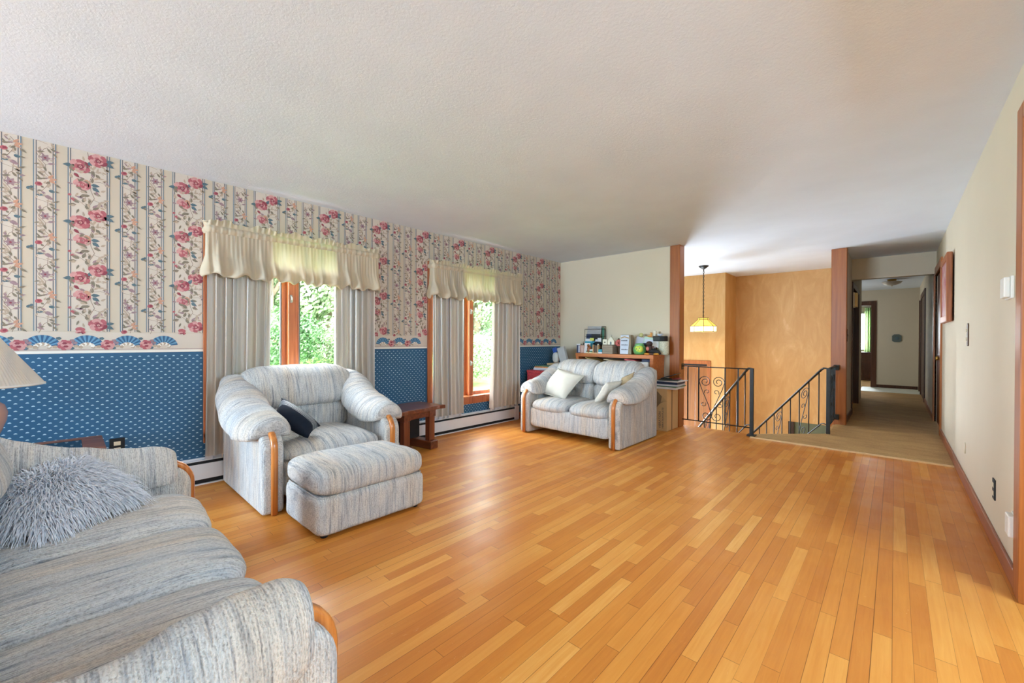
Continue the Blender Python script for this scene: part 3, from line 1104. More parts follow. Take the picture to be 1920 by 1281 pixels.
# right wall: opening to the next room, then solid with a door at the far end
DR = (7.38, 8.52, 2.10)
g = G()
for (a, b_, z0, z1) in ((-4.8, 0.3, 0, H), (0.3, 2.87, 2.15, H), (2.87, DR[0], 0, H), (DR[0], DR[1], DR[2], H), (DR[1], 13.9, 0, H)):
    g.box(XR, XR + 0.115, a, b_, z0, z1)
struct(g.build('wall_right', m_beige))
g = G()
for (a, b_, z0, z1) in ((2.87, 2.985, 0, 2.225), (0.19, 0.3, 0, 2.225), (0.3, 2.87, 2.15, 2.225)):
    g.box(XR - 0.018, XR + 0.13, a, b_, z0, z1)
struct(g.build('trim_3', m_trim, None, 0.004))
# next room (out of view, encloses the added fill lamp)
g = G()
g.box(XR + 0.115, 2.5, 3.0, 3.1, 0, H)
g.box(XR + 0.115, 2.5, 0.1, 0.2, 0, H)
g.box(2.4, 2.5, 0.2, 3.0, 0, H)
struct(g.build('wall_next_room', m_beige))
# back wall behind the camera, with an unseen window added around the fill lamp
g = G()
for (a, b_, z0, z1) in ((XL - 0.16, -4.0, 0, H), (-1.7, XR + 0.115, 0, H), (-4.0, -1.7, 0, 0.35), (-4.0, -1.7, 2.35, H)):
    g.box(a, b_, -4.7, -4.6, z0, z1)
struct(g.build('wall_back', m_beige))
g = G()
for (a, b_, z0, z1) in ((-4.0, -1.7, 0.35, 0.40), (-4.0, -1.7, 2.30, 2.35), (-4.0, -3.95, 0.40, 2.30), (-1.75, -1.7, 0.40, 2.30), (-2.87, -2.83, 0.40, 2.30)):
    g.box(a, b_, -4.68, -4.58, z0, z1)
root = struct(g.build('window_3', m_trim_x))  # unseen window added around the fill lamp
G().box(-3.95, -1.75, -4.66, -4.65, 0.40, 2.30).build('sky_light_blocker', m_white, root)  # panel added out of view to keep sky light from entering here
# door at the far end of the right wall
g = G()
g.box(XR - 0.018, XR + 0.02, DR[0] - 0.1, DR[0], 0, DR[2] + 0.1)
g.box(XR - 0.018, XR + 0.02, DR[1], DR[1] + 0.1, 0, DR[2] + 0.1)
g.box(XR - 0.018, XR + 0.02, DR[0], DR[1], DR[2], DR[2] + 0.1)
root = struct(g.build('door_1', m_trim, None, 0.004))
G().box(XR + 0.02, XR + 0.055, DR[0], DR[1], 0.012, DR[2]).build('door_panel', wood('red_door', C(96, 44, 26), C(126, 62, 38), C(142, 76, 48), 2, 0.4, 22), root)
g = G()
g.lathe([(0.026, 0), (0.026, 0.006), (0.01, 0.01), (0.01, 0.035), (0.026, 0.045), (0.028, 0.06), (0.015, 0.07), (0.0, 0.07)], (0, 0, 0), 14)
kn = g.build('door_knob', m_brass, root)
kn.rotation_euler = (0, -PI / 2, 0)
kn.location = (XR + 0.02, DR[0] + 0.08, 0.95)
# baseboards
g = G()
for (a, b_) in ((2.985, DR[0] - 0.1), (DR[1] + 0.1, 11.0)):
    g.box(XR - 0.014, XR, a, b_, 0.0, 0.09)
struct(g.build('baseboard_right', m_trim_y, None, 0.004))
g = G()
g.box(XL, XL + 0.014, 4.49, YF, 0.0, 0.09)
g.box(XL, -2.24, YF - 0.014, YF, 0, 0.09)
struct(g.build('baseboard_left', m_trim_y, None, 0.004))

# header over the hallway, partition between stairwell and hallway
g = G().box(-0.6, XR, 8.37, 8.49, 2.12, H)
struct(g.build('wall_header', m_beige))
g = G()
g.box(-0.6, -0.50, 7.37, 8.42, -2.6, H)
g.box(-0.6, -0.50, 8.42, 10.0, 2.02, H)
g.box(-0.6, -0.50, 8.42, 11.0, -2.6, 0.0)
g.box(-0.6, -0.50, 10.0, 11.0, 0, H)
struct(g.build('wall_hall_left', m_hall))
g = G()
g.box(-0.655, -0.485, 7.25, 7.39, -0.25, H)
struct(g.build('trim_4', m_trim, None, 0.006))
g = G()
g.box(-0.499, -0.486, 7.39, 8.40, 0.008, 0.10)
struct(g.build('baseboard_hall', m_dark_trim, None, 0.004))
# dark closet door in the hall's left wall
g = G()
g.box(-0.6, -0.485, 8.42, 8.50, 0.008, 2.1)
g.box(-0.6, -0.485, 9.93, 10.01, 0.008, 2.1)
g.box(-0.6, -0.485, 8.50, 9.93, 2.02, 2.1)
root = struct(g.build('door_2', m_dark_trim, None, 0.004))
for a in (8.50, 9.22):
    G().box(-0.59, -0.56, a, a + 0.705, 0.02, 2.02).build('door_panel', m_dark_trim, root, 0.003)
# hall end wall with a doorway at its left
YE = 13.75
g = G()
g.box(-2.6, -1.30, YE, YE + 0.1, 0, H)
g.box(-1.30, -0.44, YE, YE + 0.1, 2.06, H)
g.box(-0.44, XR, YE, YE + 0.1, 0, H)
struct(g.build('wall_end', m_hall))
g = G()
g.box(-0.44, -0.335, YE - 0.018, YE + 0.12, 0.008, 2.17)
g.box(-1.40, -1.30, YE - 0.018, YE + 0.12, 0.008, 2.17)
g.box(-1.30, -0.44, YE - 0.018, YE + 0.12, 2.06, 2.17)
struct(g.build('door_3', m_dark_trim, None, 0.004))
g = G()
g.box(-0.335, XR - 0.02, YE - 0.014, YE, 0.008, 0.085)
struct(g.build('baseboard_end', m_dark_trim, None, 0.004))
g = G()
for (a, b_) in ((11.0, 11.12), (12.55, 12.67)):
    g.box(XR - 0.02, XR, a, b_, 0.008, 2.17)
g.box(XR - 0.02, XR, 11.12, 12.55, 2.07, 2.17)
root = struct(g.build('door_4', m_dark_trim, None, 0.003))
G().box(XR - 0.006, XR, 11.12, 12.55, 0.01, 2.07).build('door_panel', m_dark_trim, root)
g = G()
g.box(XR - 0.02, XR, 13.3, 13.42, 0.008, 2.10)
struct(g.build('trim_5', m_dark_trim, None, 0.003))
g = G()
g.box(-2.7, -2.6, 10.9, 16.7, 0, H)
g.box(-2.6, -0.6, 10.88, 10.98, 0, H)
struct(g.build('wall_side_hall', m_hall))
g = G()
g.box(0.3, 0.4, YE + 0.1, 16.7, 0, H)
WB = (-1.5, -0.58, 0.86, 2.05)
for (a, b_, z0, z1) in ((-2.6, WB[0], 0, H), (WB[1], 0.4, 0, H), (WB[0], WB[1], 0, WB[2]), (WB[0], WB[1], WB[3], H)):
    g.box(a, b_, 16.6, 16.7, z0, z1)
struct(g.build('wall_bedroom', m_hall))
g = G()
for (a, b_, z0, z1) in ((WB[0], WB[0] + 0.05, WB[2], WB[3]), (WB[1] - 0.05, WB[1], WB[2], WB[3]), (WB[0], WB[1], WB[2], WB[2] + 0.05), (WB[0], WB[1], WB[3] - 0.05, WB[3])):
    g.box(a, b_, 16.6, 16.66, z0, z1)
root = struct(g.build('window_4', m_white))
G().box(WB[0] + 0.05, WB[1] - 0.05, 16.64, 16.645, WB[2] + 0.05, WB[3] - 0.05).build('pane', m_glass, root)
root = thing('window_blind', 'white slatted blind seen through the far bedroom doorway', 'blind', (-1.2, 16.57, 1.2))
g = G()
for k in range(20):
    g.obox((0.05, 0, -0.26 + k * 0.053), (0.66, 0.045, 0.003), (0.5, 0, 0))
g.build('slats', m_white, root)
G().box(-0.3, 0.4, -0.03, 0.02, 0.80, 0.86).build('head_rail', m_white, root)


def fn(u, v):
    return (-0.03 + 0.2 * u, 0.03 * math.sin(u * 24), 1.35 * v)


root = thing('green_curtain', 'pale green curtain hanging at the far bedroom window', 'curtain', (-0.645, 16.5, 0.82))
G().grid(fn, 40, 6).build('drape', make_curtain('green_cloth', C(170, 196, 140), 0.5), root)
root = thing('dresser', 'dark wooden dresser standing under the far bedroom window', 'dresser', (-1.0, 16.2, 0.008))
G().box(-0.6, 0.55, -0.25, 0.2, 0.05, 0.80).build('body', m_dark_trim, root, 0.01)
G().box(-0.63, 0.58, -0.28, 0.22, 0.80, 0.83).build('top', m_dark_trim, root, 0.006)
G().box(-0.55, 0.5, -0.24, 0.18, 0.0, 0.05).build('plinth', m_dark_trim, root)
for k in range(3):
    d = G().box(-0.56, 0.51, -0.265, -0.25, 0.08 + k * 0.24, 0.29 + k * 0.24).build('drawer', m_dark_trim, root, 0.005)
    for xx in (-0.3, 0.25):
        G().box(xx - 0.03, xx + 0.03, -0.285, -0.264, 0.18 + k * 0.24, 0.195 + k * 0.24).build('pull', m_brass, d)

# stairwell walls (ochre plaster), foyer floor and lower landing
g = G()
YA, YB, XC = 8.41, 9.11, -2.34
DF = (-3.10, -2.655, 0.70)     # foyer door
g.box(XL, DF[0], YA, YA + 0.1, -1.33, H)
g.box(DF[1], XC, YA, YA + 0.1, -1.33, H)
g.box(DF[0], DF[1], YA, YA + 0.1, DF[2], H)
g.box(XC - 0.1, XC, YA + 0.1, YB, -2.6, H)
LD = (-1.35, -0.72, -0.33)     # lower green door
g.box(XC, LD[0] - 0.09, YB, YB + 0.1, -2.6, H)
g.box(LD[0] - 0.09, -0.6, YB, YB + 0.1, LD[2], H)
g.box(XC, -0.6, YA - 0.02, YA - 0.02, -2.6, -1.35)
struct(g.build('wall_stair', m_plaster))
g = G()
g.box(-0.612, -0.601, 7.39, YB, -2.6, H)
struct(g.build('wall_stair_right', m_plaster))
g = G()
g.box(XL, XC, YF + 0.115, YA, -1.45, -1.33)
g.box(XC, -0.6, YF + 0.115, 8.3, -1.45, -1.33)
struct(g.build('floor_foyer', m_carpet))
g = G()
g.box(XC - 0.1, -0.6, 8.3, YB, -2.7, -2.6)
struct(g.build('floor_lower', m_carpet))
# fascia below the edges of the upper floor
g = G()
g.box(-2.12, -1.30, 5.745, 5.757, -1.33, -0.02)
g.box(-0.63, -0.60, EB[1], 7.39, -2.6, 0.0)
g.prism([EA, (EA[0] + 0.02, EA[1] - 0.02), (EB[0] + 0.02, EB[1] - 0.02), EB], 'z', -1.33, -0.03)
struct(g.build('wall_stair_fascia', m_plaster))
g = G()
g.box(DF[0] - 0.07, DF[0], YA - 0.018, YA + 0.05, -1.33, DF[2] + 0.07)
g.box(DF[1], DF[1] + 0.07, YA - 0.018, YA + 0.05, -1.33, DF[2] + 0.07)
g.box(DF[0], DF[1], YA - 0.018, YA + 0.05, DF[2], DF[2] + 0.07)
root = struct(g.build('door_5', m_trim, None, 0.004))
G().box(DF[0], DF[1], YA + 0.0, YA + 0.05, DF[2] - 0.035, DF[2]).build('gap_shade', m_black, root)  # black strip paints the shade in the gap above the door leaves
for (a, b_) in ((DF[0], -2.88), (-2.875, DF[1])):
    G().box(a, b_, YA + 0.0, YA + 0.035, -1.32, DF[2] - 0.035).build('door_panel', m_door, root, 0.003)
g = G()
g.box(LD[0] - 0.09, LD[0], YB - 0.015, YB + 0.08, -2.6, LD[2])
root = struct(g.build('door_6', M('dark_jamb', C(52, 30, 20), 0.5), None, 0.004))
G().box(LD[0], LD[1] + 0.11, YB + 0.02, YB + 0.06, -2.59, LD[2]).build('door_panel', M('green_door_paint', C(96, 106, 86), 0.5), root)

# diagonal carpeted stairs down to the foyer
root = struct(bpy.data.objects.new('stairs', None))
COL.objects.link(root)
dv = Vector((-0.705, 0.709, 0))
ev = Vector((EB[0] - EA[0], EB[1] - EA[1], 0)).normalized()
W_ = math.hypot(EB[0] - EA[0], EB[1] - EA[1])
for k in range(6):
    a = Vector((EA[0], EA[1], 0)) + dv * (k * 0.235)
    z = -0.19 * (k + 1)
    p = [a, a + ev * W_, a + ev * W_ + dv * 0.25, a + dv * 0.25]
    G().prism([(q.x, q.y) for q in p], 'z', -1.33, z).build('step', m_carpet, root, 0.012)


# ------------------------------------------------------------------ iron railings
def spiral(cx, cz, r0, r1, a0, a1, n=16):
    return [(cx + (r0 + (r1 - r0) * i / n) * math.cos(a0 + (a1 - a0) * i / n), cz + (r0 + (r1 - r0) * i / n) * math.sin(a0 + (a1 - a0) * i / n)) for i in range(n + 1)]


def s_scroll(w, z0, z1):
    """one S curve in a bay of width w: top curl, shoulder, diagonal, bottom curl (x from 0 to w)"""
    R = min(w * 0.5, 0.075)
    top = spiral(w - R, z1 - R, 0.018, R, 4.2 + 2 * PI, 0.0 + 0.0, 22)
    bot = spiral(R * 0.85, z0 + R * 0.85, R * 0.85, 0.016, PI, PI + 7.2, 22)
    return top + [(w * 0.80, z1 - R * 2.3)] + [(w * 0.22, z0 + R * 2.6)] + bot


def bay(parent, P0, d, w, z0, z1, mirror=False, slope=0.0):
    pts = s_scroll(w, z0, z1)
    P0, d = Vector(P0), Vector(d)
    out = []
    for (x, z) in pts:
        x = w - x if mirror else x
        out.append(P0 + d * x + Vector((0, 0, z - slope * x)))
    G().tube(out, 0.0048, 5).build('scroll', m_iron, parent)
    zc = z0 + (z1 - z0) * 0.47
    for (sx, sz, a0) in ((0.36, 0.10, -0.6), (0.66, -0.06, 2.6)):
        pts = spiral(w * sx, zc + sz, 0.036, 0.012, a0, a0 + 5.6, 14)
        out = []
        for (x, z) in pts:
            x = w - x if mirror else x
            out.append(P0 + d * x + Vector((0, 0, z - slope * x)))
        G().tube(out, 0.0042, 5).build('scroll', m_iron, parent)


NL = Vector((-1.27, 5.66, 0))
NR = Vector((-0.60, 6.42, 0))
# level railing between the wall end and the near newel
root = thing('landing_railing', 'level black iron railing with a heart of scrolls at the edge of the wood floor', 'railing', (0, 0, 0), 0, 'stair railings')
G().tube([(-2.10, 5.66, 0.815), (-1.27, 5.66, 0.815)], 0.01, 8, sq=(0.034, 0.014)).build('top_rail', m_iron, root)
G().tube([(-2.10, 5.66, 0.10), (-1.27, 5.66, 0.10)], 0.01, 8, sq=(0.014, 0.014)).build('bottom_rail', m_iron, root)
for x in (-2.03, -1.89, -1.57, -1.42):
    G().box(x - 0.0065, x + 0.0065, 5.6535, 5.6665, 0.10, 0.815).build('baluster', m_iron, root)
bay(root, (-1.73, 5.66, 0), (1, 0, 0), 0.155, 0.12, 0.70)
bay(root, (-1.885, 5.66, 0), (1, 0, 0), 0.155, 0.12, 0.70, True)
g = G()
g.box(NL.x - 0.02, NL.x + 0.02, NL.y - 0.02, NL.y + 0.02, 0.0, 0.825)
g.box(NL.x - 0.045, NL.x + 0.045, NL.y - 0.045, NL.y + 0.045, 0.0, 0.022)
g.build('newel_post', m_iron, root, 0.003)
g = G()
g.box(-2.115, -2.10, 5.63, 5.69, 0.77, 0.85)
g.build('wall_bracket', m_iron, root)


def down_rail(label, P, start, n_bal, scroll_bays, newel):
    root = thing('stair_handrail', label, 'railing', (0, 0, 0), 0, 'stair railings')
    P = Vector(P)
    lv = 0.09
    sl = 0.80
    L_ = 1.62
    a = P + Vector((0, 0, 0.815))
    b_ = P + dv * lv + Vector((0, 0, 0.812))
    c = b_ + dv * L_ + Vector((0, 0, -sl * L_))
    mid = P + dv * (lv * 0.75) + Vector((0, 0, 0.822))
    G().tube([a, mid, b_ + dv * 0.02 + Vector((0, 0, -0.012)), c], 0.01, 8, sq=(0.036, 0.016)).build('top_rail', m_iron, root)
    q = Vector((0, 0, -0.70))
    G().tube([a + q, mid + q, b_ + q + dv * 0.02, c + q], 0.01, 8, sq=(0.014, 0.014)).build('bottom_rail', m_iron, root)
    for k in range(n_bal):
        s_ = 0.06 + k * 0.17
        p = b_ + dv * s_ + Vector((0, 0, -sl * s_))
        G().tube([p, p + q], 0.0068, 6).build('baluster', m_iron, root)
    for k in scroll_bays:
        s_ = 0.06 + k * 0.17
        p = P + dv * (lv + s_)
        bay(root, p, dv, 0.17, 0.815 - sl * s_ - 0.66, 0.815 - sl * s_ - 0.05, True, sl * 0.85)
    if newel:
        g = G()
        g.box(P.x - 0.02, P.x + 0.02, P.y - 0.02, P.y + 0.02, 0.008, 0.825)
        g.build('newel_post', m_iron, root, 0.003)
    return root


down_rail('black iron handrail sloping down the stairs behind the level railing', (NL.x, NL.y + 0.03, 0), 0, 9, (2, 5), False)
down_rail('black iron handrail sloping down the far side of the stairs from the carpet', NR, 0, 9, (1, 4), True)
root = thing('landing_railing', 'short black iron railing from the far newel to the red brown post', 'railing', (0, 0, 0), 0, 'stair railings')
G().tube([(NR.x, NR.y, 0.815), (NR.x, 7.22, 0.815)], 0.01, 8, sq=(0.034, 0.014)).build('top_rail', m_iron, root)
G().tube([(NR.x, NR.y, 0.10), (NR.x, 7.25, 0.10)], 0.01, 8, sq=(0.014, 0.014)).build('bottom_rail', m_iron, root)
for k in range(6):
    y = NR.y + 0.13 + k * 0.125
    G().box(NR.x - 0.0065, NR.x + 0.0065, y - 0.0065, y + 0.0065, 0.10, 0.815).build('baluster', m_iron, root)
bay(root, (NR.x, NR.y + 0.255, 0), (0, 1, 0), 0.125, 0.12, 0.72)
bay(root, (NR.x, NR.y + 0.51, 0), (0, 1, 0), 0.125, 0.12, 0.72, True)
for z in (0.80, 0.12):
    G().box(NR.x - 0.02, NR.x + 0.045, 7.19, 7.25, z - 0.04, z + 0.03).build('wall_bracket', m_iron, root, 0.005)

# ------------------------------------------------------------------ pendant lamp
PX, PY_, = -2.412, 7.43
root = thing('pendant_lamp', 'lit yellow panelled glass pendant lamp hanging on a chain over the stairs', 'lamp', (PX, PY_, 0))
G().lathe([(0.0, 2.385), (0.02, 2.385), (0.075, 2.425), (0.082, H)], n=20).build('canopy', m_iron, root)
g = G()
zz = 2.385
k = 0
while zz > 1.575:
    pts = []
    for i in range(10):
        a = 2 * PI * i / 10
        x, z = 0.010 * math.cos(a), 0.022 * math.sin(a)
        pts.append((x if k % 2 else 0, 0 if k % 2 else x, zz - 0.02 + z))
    g.tube(pts, 0.0034, 5, closed=True)
    zz -= 0.034
    k += 1
g.tube([(0.006, 0.006, 2.39), (-0.006, 0.004, 2.1), (0.006, -0.004, 1.8), (0, 0, 1.52)], 0.003, 5)
g.build('chain', m_iron, root)
m_gy = M('amber_glass', C(240, 205, 90), 0.3, 0.06, (20, 20, 20), emit=(C(255, 214, 90), 0.75))
m_gw = M('white_glass', C(250, 240, 205), 0.3, 0.05, (20, 20, 20), emit=(C(255, 236, 180), 1.6))
prof = [(0.085, 1.545), (0.085, 1.515), (0.205, 1.405), (0.205, 1.312)]
n = 8
rot = 0.35
for (i0, nm, mt) in ((0, 'crown_panel', m_gy), (1, 'roof_panel', m_gy), (2, 'skirt_panel', m_gw)):
    (ra, za), (rb, zb) = prof[i0], prof[i0 + 1]
    for j in range(n):
        a0, a1 = rot + 2 * PI * j / n, rot + 2 * PI * (j + 1) / n
        v = [(ra * math.cos(a0), ra * math.sin(a0), za), (ra * math.cos(a1), ra * math.sin(a1), za), (rb * math.cos(a1), rb * math.sin(a1), zb), (rb * math.cos(a0), rb * math.sin(a0), zb)]
        vi = [(x * 0.985, y * 0.985, z) for x, y, z in v]
        G().add(v + vi, [(3, 2, 1, 0), (4, 5, 6, 7), (0, 1, 5, 4), (1, 2, 6, 5), (2, 3, 7, 6), (3, 0, 4, 7)]).build(nm, mt, root)
g = G()
for i in range(4):
    r, z = prof[i]
    ring = [(r * math.cos(rot + 2 * PI * j / n), r * math.sin(rot + 2 * PI * j / n), z) for j in range(n)]
    g.tube(ring, 0.0045, 6, closed=True)
for j in range(n):
    a = rot + 2 * PI * j / n
    g.tube([(r * math.cos(a), r * math.sin(a), z) for r, z in prof], 0.004, 5)
g.build('leading', M('lead_came', C(92, 84, 60), 0.5, metal=0.4), root)
g = G().lathe([(0.0, 1.555), (0.03, 1.552), (0.085, 1.545)], n=16)
g.build('cap', m_brass, root)
bulb = G().cushion((0, 0, 1.40), (0.034, 0.034, 0.045), (2, 2, 2), 8).build('bulb', M('lit_bulb', C(255, 240, 210), 0.3, emit=(C(255, 226, 170), 25)), root)
lp = light('pendant_light', 'POINT', (0, 0, 1.345), (0, 0, 0), 13, (1.0, 0.80, 0.50), 0.04)
lp.parent = root

# ------------------------------------------------------------------ upholstered seats


def seating(name, label, cat, loc, rotz, W_, D, nseat, nback, group, hb=0.92, wk=1.0, dz=0.0, sag=0.0):
    """u across (0..W), v from front (0) to back (D); arms 0.13 wide with oak strip on the front and padded drape on top"""
    root = thing(name, label, cat, loc, rotz, group)
    AW = 0.135
    iu0, iu1 = AW, W_ - AW
    g = G()
    g.box(iu0 - 0.01, iu1 + 0.01, 0.05, D - 0.06, 0.12, 0.32)
    g.build('base', m_fab_u, root, 0.01)
    # front rail with a slightly sagging lower edge
    rw = (iu1 - iu0) / 2
    g = G()
    g.cushion(((iu0 + iu1) / 2, 0.055, 0.205), (rw + 0.008, 0.035, 0.118), (12, 3, 6), 20, wob=0.004, seed=3)
    g.build('front_rail', m_fab_u, root)
    g = G()
    g.box(0.03, W_ - 0.03, D - 0.07, D, 0.06, hb - 0.12)
    g.build('back_panel', m_fab_u, root, 0.02, 3)
    for side in (0, 1):
        u0 = 0 if side == 0 else W_ - AW
        R = 0.10
        pr = [(D, 0.008), (D, hb - 0.10), (D - 0.06, hb - 0.09), (D - 0.22, 0.60), (D - 0.40, 0.53), (R, 0.525)]
        for i in range(1, 9):
            a = PI / 2 + (PI / 2) * i / 8
            pr.append((R + R * math.cos(a), 0.425 + R * math.sin(a)))
        pr += [(0.0, 0.008)]
        g = G()
        g.prism(pr[::-1], 'x', u0, u0 + AW)
        pn = g.build('arm_panel', m_fab_v, root, 0.022, 3)
        pn.visible_shadow = True
        uc = u0 + AW / 2 + (0.004 if side == 0 else -0.004)
        path = [(uc, -0.006, 0.006), (uc, -0.006, 0.425)]
        for i in range(1, 9):
            a = PI - (PI / 2) * i / 8
            path.append((uc, R - 0.006 + R * math.cos(a) * 1.0, 0.425 + (R + 0.012) * math.sin(a)))
        path.append((uc, 0.26, 0.54))
        G().tube(path, 0.02, 12, sq=(0.040, 0.030), upv=(0, 1, 0)).build('wood_trim', m_oak, root)
        # padded drape over the arm
        sg = -1 if side == 0 else 1
        cu = u0 + AW / 2
        ctl = [  # v, z centre, half width, half height, outward shift, side drop
            (0.046, 0.572, 0.040, 0.016, 0.0, 0.0), (0.050, 0.570, 0.085, 0.040, 0.0, 0.02), (0.064, 0.566, 0.122, 0.060, 0.0, 0.05), (0.10, 0.567, 0.148, 0.076, 0.0, 0.062), (0.18, 0.570, 0.164, 0.086, 0.0, 0.066),
            (0.30, 0.578, 0.170, 0.094, 0.010, 0.060), (0.44, 0.600, 0.172, 0.104, 0.015, 0.05), (0.57, 0.645, 0.166, 0.114, 0.02, 0.04), (0.68, 0.702, 0.150, 0.116, 0.025, 0.03),
            (0.78, 0.748, 0.125, 0.105, 0.022, 0.02), (0.87, 0.768, 0.095, 0.085, 0.015, 0.01), (0.93, 0.768, 0.05, 0.045, 0.01, 0.0)]
        ctl = [(v, z - sag * (side == 0) * math.exp(-((v - 0.46) / 0.16) ** 2), a, b_, sh + sag * (side == 0) * 0.4 * math.exp(-((v - 0.46) / 0.2) ** 2), dr) for v, z, a, b_, sh, dr in ctl]
        ctl = [(v * D / 0.98, (z + dz) * (1 if v < 0.4 else 1 + (hb - 0.92) * min(1, (v - 0.4) * 2)), a * wk, b_, sh, dr) for v, z, a, b_, sh, dr in ctl]
        secs = []
        K = 26
        for i in range(60):
            t = i / 59 * (len(ctl) - 1)
            k = min(int(t), len(ctl) - 2)
            fr = t - k
            P = [ctl[max(0, min(len(ctl) - 1, k + o))] for o in (-1, 0, 1, 2)]
            c = [0.5 * ((2 * P[1][m]) + (-P[0][m] + P[2][m]) * fr + (2 * P[0][m] - 5 * P[1][m] + 4 * P[2][m] - P[3][m]) * fr ** 2 + (-P[0][m] + 3 * P[1][m] - 3 * P[2][m] + P[3][m]) * fr ** 3) for m in range(6)]
            ring = []
            for j in range(K):
                a = 2 * PI * j / K
                ca, sa = math.cos(a), math.sin(a)
                q = (abs(ca) ** 2.5 + abs(sa) ** 2.5) ** (-1 / 2.5)
                x = ca * q * c[2]
                z = sa * q * c[3]
                # the drape hangs lower at both sides than over the arm
                drop = -c[5] * abs(ca) ** 2.2
                outer = (x * sg > 0)
                p = Vector((cu + sg * c[4] + x, c[0], c[1] + z + drop))
                p += noise.noise_vector(Vector((p.x * 3 + side * 9, p.y * 15, p.z * 3)) + Vector((loc[0], loc[1], 0))) * 0.0075
                p += noise.noise_vector(p * 7 + Vector((side * 5, 0, 0))) * 0.009
                ring.append(p)
            secs.append(ring)
        G().loft(secs).build('arm_pad', m_fab_v, root)
    # seat cushions
    cw = (iu1 - iu0) / nseat
    for i in range(nseat):
        uc = iu0 + cw * (i + 0.5)

        def warp(x, y, z, P, s_=i):
            q = P.copy()
            if z > 0:
                q.z += 0.016 * (1 - x * x) * (1 - y * y) - 0.010 * max(0, -y) ** 6
            return q
        g = G()
        g.cushion((uc, D * 0.39, 0.352), (cw / 2 - 0.001, D * 0.40, 0.080), (5.0, 5.5, 2.3), 26, warp=warp, wob=0.006, seed=i * 3 + W_)
        g.build('seat_cushion', m_fab_u, root)
    # back
    bw = (iu1 - iu0 + 0.05) / nback
    for i in range(nback):
        uc = iu0 - 0.025 + bw * (i + 0.5)
        g = G()

        def warp2(x, y, z, P):
            q = P.copy()
            r2 = (x / 0.16) ** 2 + (z / 0.35) ** 2
            if y < 0:
                q.y += 0.045 * math.exp(-r2) + 0.018 * math.exp(-(x / 0.05) ** 2) * (1 - abs(z))
            return q
        g.cushion((uc, D - 0.235, 0.50), (bw / 2, 0.125, 0.125), (8, 3, 4), 22, warp=warp2, wob=0.006, seed=i + 5)
        lb = g.build('lower_back_cushion', m_fab_u, root)
        G().cushion((uc, D - 0.322, 0.50), (0.013, 0.008, 0.013), (2, 2, 2), 6).build('button', m_fab_u, lb)

        def warp3(x, y, z, P):
            q = P.copy()
            q.y += 0.05 * z + (0.03 * z * z if z > 0 else 0)
            q.x *= 1 - 0.05 * max(0, z) ** 2 - 0.035 * max(0, -z) ** 2
            return q
        g = G()
        g.cushion((uc, D - 0.215, (hb + 0.590) / 2), (bw / 2 + (0.055 if nback == 1 else 0.022), 0.145, (hb - 0.590) / 2), (5.5, 2.6, 3.4), 24, warp=warp3, wob=0.008, seed=i + 9)
        g.build('head_cushion', m_fab_u, root)
    for (a, b_) in ((0.06, 0.08), (W_ - 0.06, 0.08), (0.06, D - 0.1), (W_ - 0.06, D - 0.1)):
        G().lathe([(0.018, 0.0), (0.022, 0.012)], (a, b_, 0), 10).build('foot', m_black, root)
    return root


seating('armchair', 'wide cream streaked armchair with oak arm strips in front of the window', 'armchair', (-2.985, 0.855, 0), PI / 2, 1.01, 0.985, 1, 1, 'matching upholstered seats', 0.935, 1.0, 0.008)
seating('loveseat', 'cream streaked two seat loveseat with oak arm strips near the stairs', 'loveseat', (-3.475, 3.905, 0), 0.0, 1.385, 0.925, 2, 2, 'matching upholstered seats', 0.905, 0.92, 0.0)
seating('sofa', 'cream streaked three seat sofa with oak arm strips in the near left corner', 'sofa', (-0.935, 0.43, 0), PI, 1.80, 0.95, 3, 3, 'matching upholstered seats', 0.87, 0.70, -0.03, 0.07)

# ottoman
root = thing('ottoman', 'cream streaked ottoman pushed against the front of the armchair', 'ottoman', (-2.985 + 0.06, 0.965, 0), 0)
g = G()
g.cushion((0.268, 0.368, 0.128), (0.268, 0.368, 0.115), (14, 14, 9), 24, wob=0.004, seed=2)
g.build('base', m_fab_v, root)


def warp(x, y, z, P):
    q = P.copy()
    if z > 0:
        q.z += 0.02 * (1 - x * x) * (1 - y * y)
    return q


g = G()
g.cushion((0.268, 0.368, 0.312), (0.272, 0.370, 0.082), (9, 9, 3.0), 26, warp=warp, wob=0.006, seed=21)
g.build('cushion', m_fab_v, root)
G().tube([(0.04, 0.020, 0.238), (0.496, 0.020, 0.238), (0.516, 0.04, 0.238), (0.516, 0.696, 0.238), (0.496, 0.716, 0.238), (0.04, 0.716, 0.238), (0.020, 0.696, 0.238), (0.020, 0.04, 0.238)], 0.005, 6, closed=True).build('piping', m_fab_v, root)
for a in (0.06, 0.48):
    for b_ in (0.06, 0.68):
        G().lathe([(0.02, 0.0), (0.024, 0.02)], (a, b_, 0), 10).build('foot', m_black, root)

# ------------------------------------------------------------------ throw pillows
m_navy = M('navy_satin', C(24, 30, 42), 0.75, 0.15, (14, 14, 14), spec=0.15)
m_navy_s = new_mat('navy_striped')[0]
nt = m_navy_s.node_tree
b = nt.nodes['Principled BSDF']
wv = nt.nodes.new('ShaderNodeTexWave')
wv.inputs['Scale'].default_value = 1.0
wv.wave_type = 'BANDS'
wv.bands_direction = 'Y'
wv.inputs['Distortion'].default_value = 0.2
nt.links.new(coords(nt, (22, 22, 22)), wv.inputs['Vector'])
nt.links.new(ramp(nt, wv.outputs['Fac'], [(0.80, C(34, 42, 54)), (0.93, C(178, 182, 184))]), b.inputs['Base Color'])
b.inputs['Roughness'].default_value = 0.6


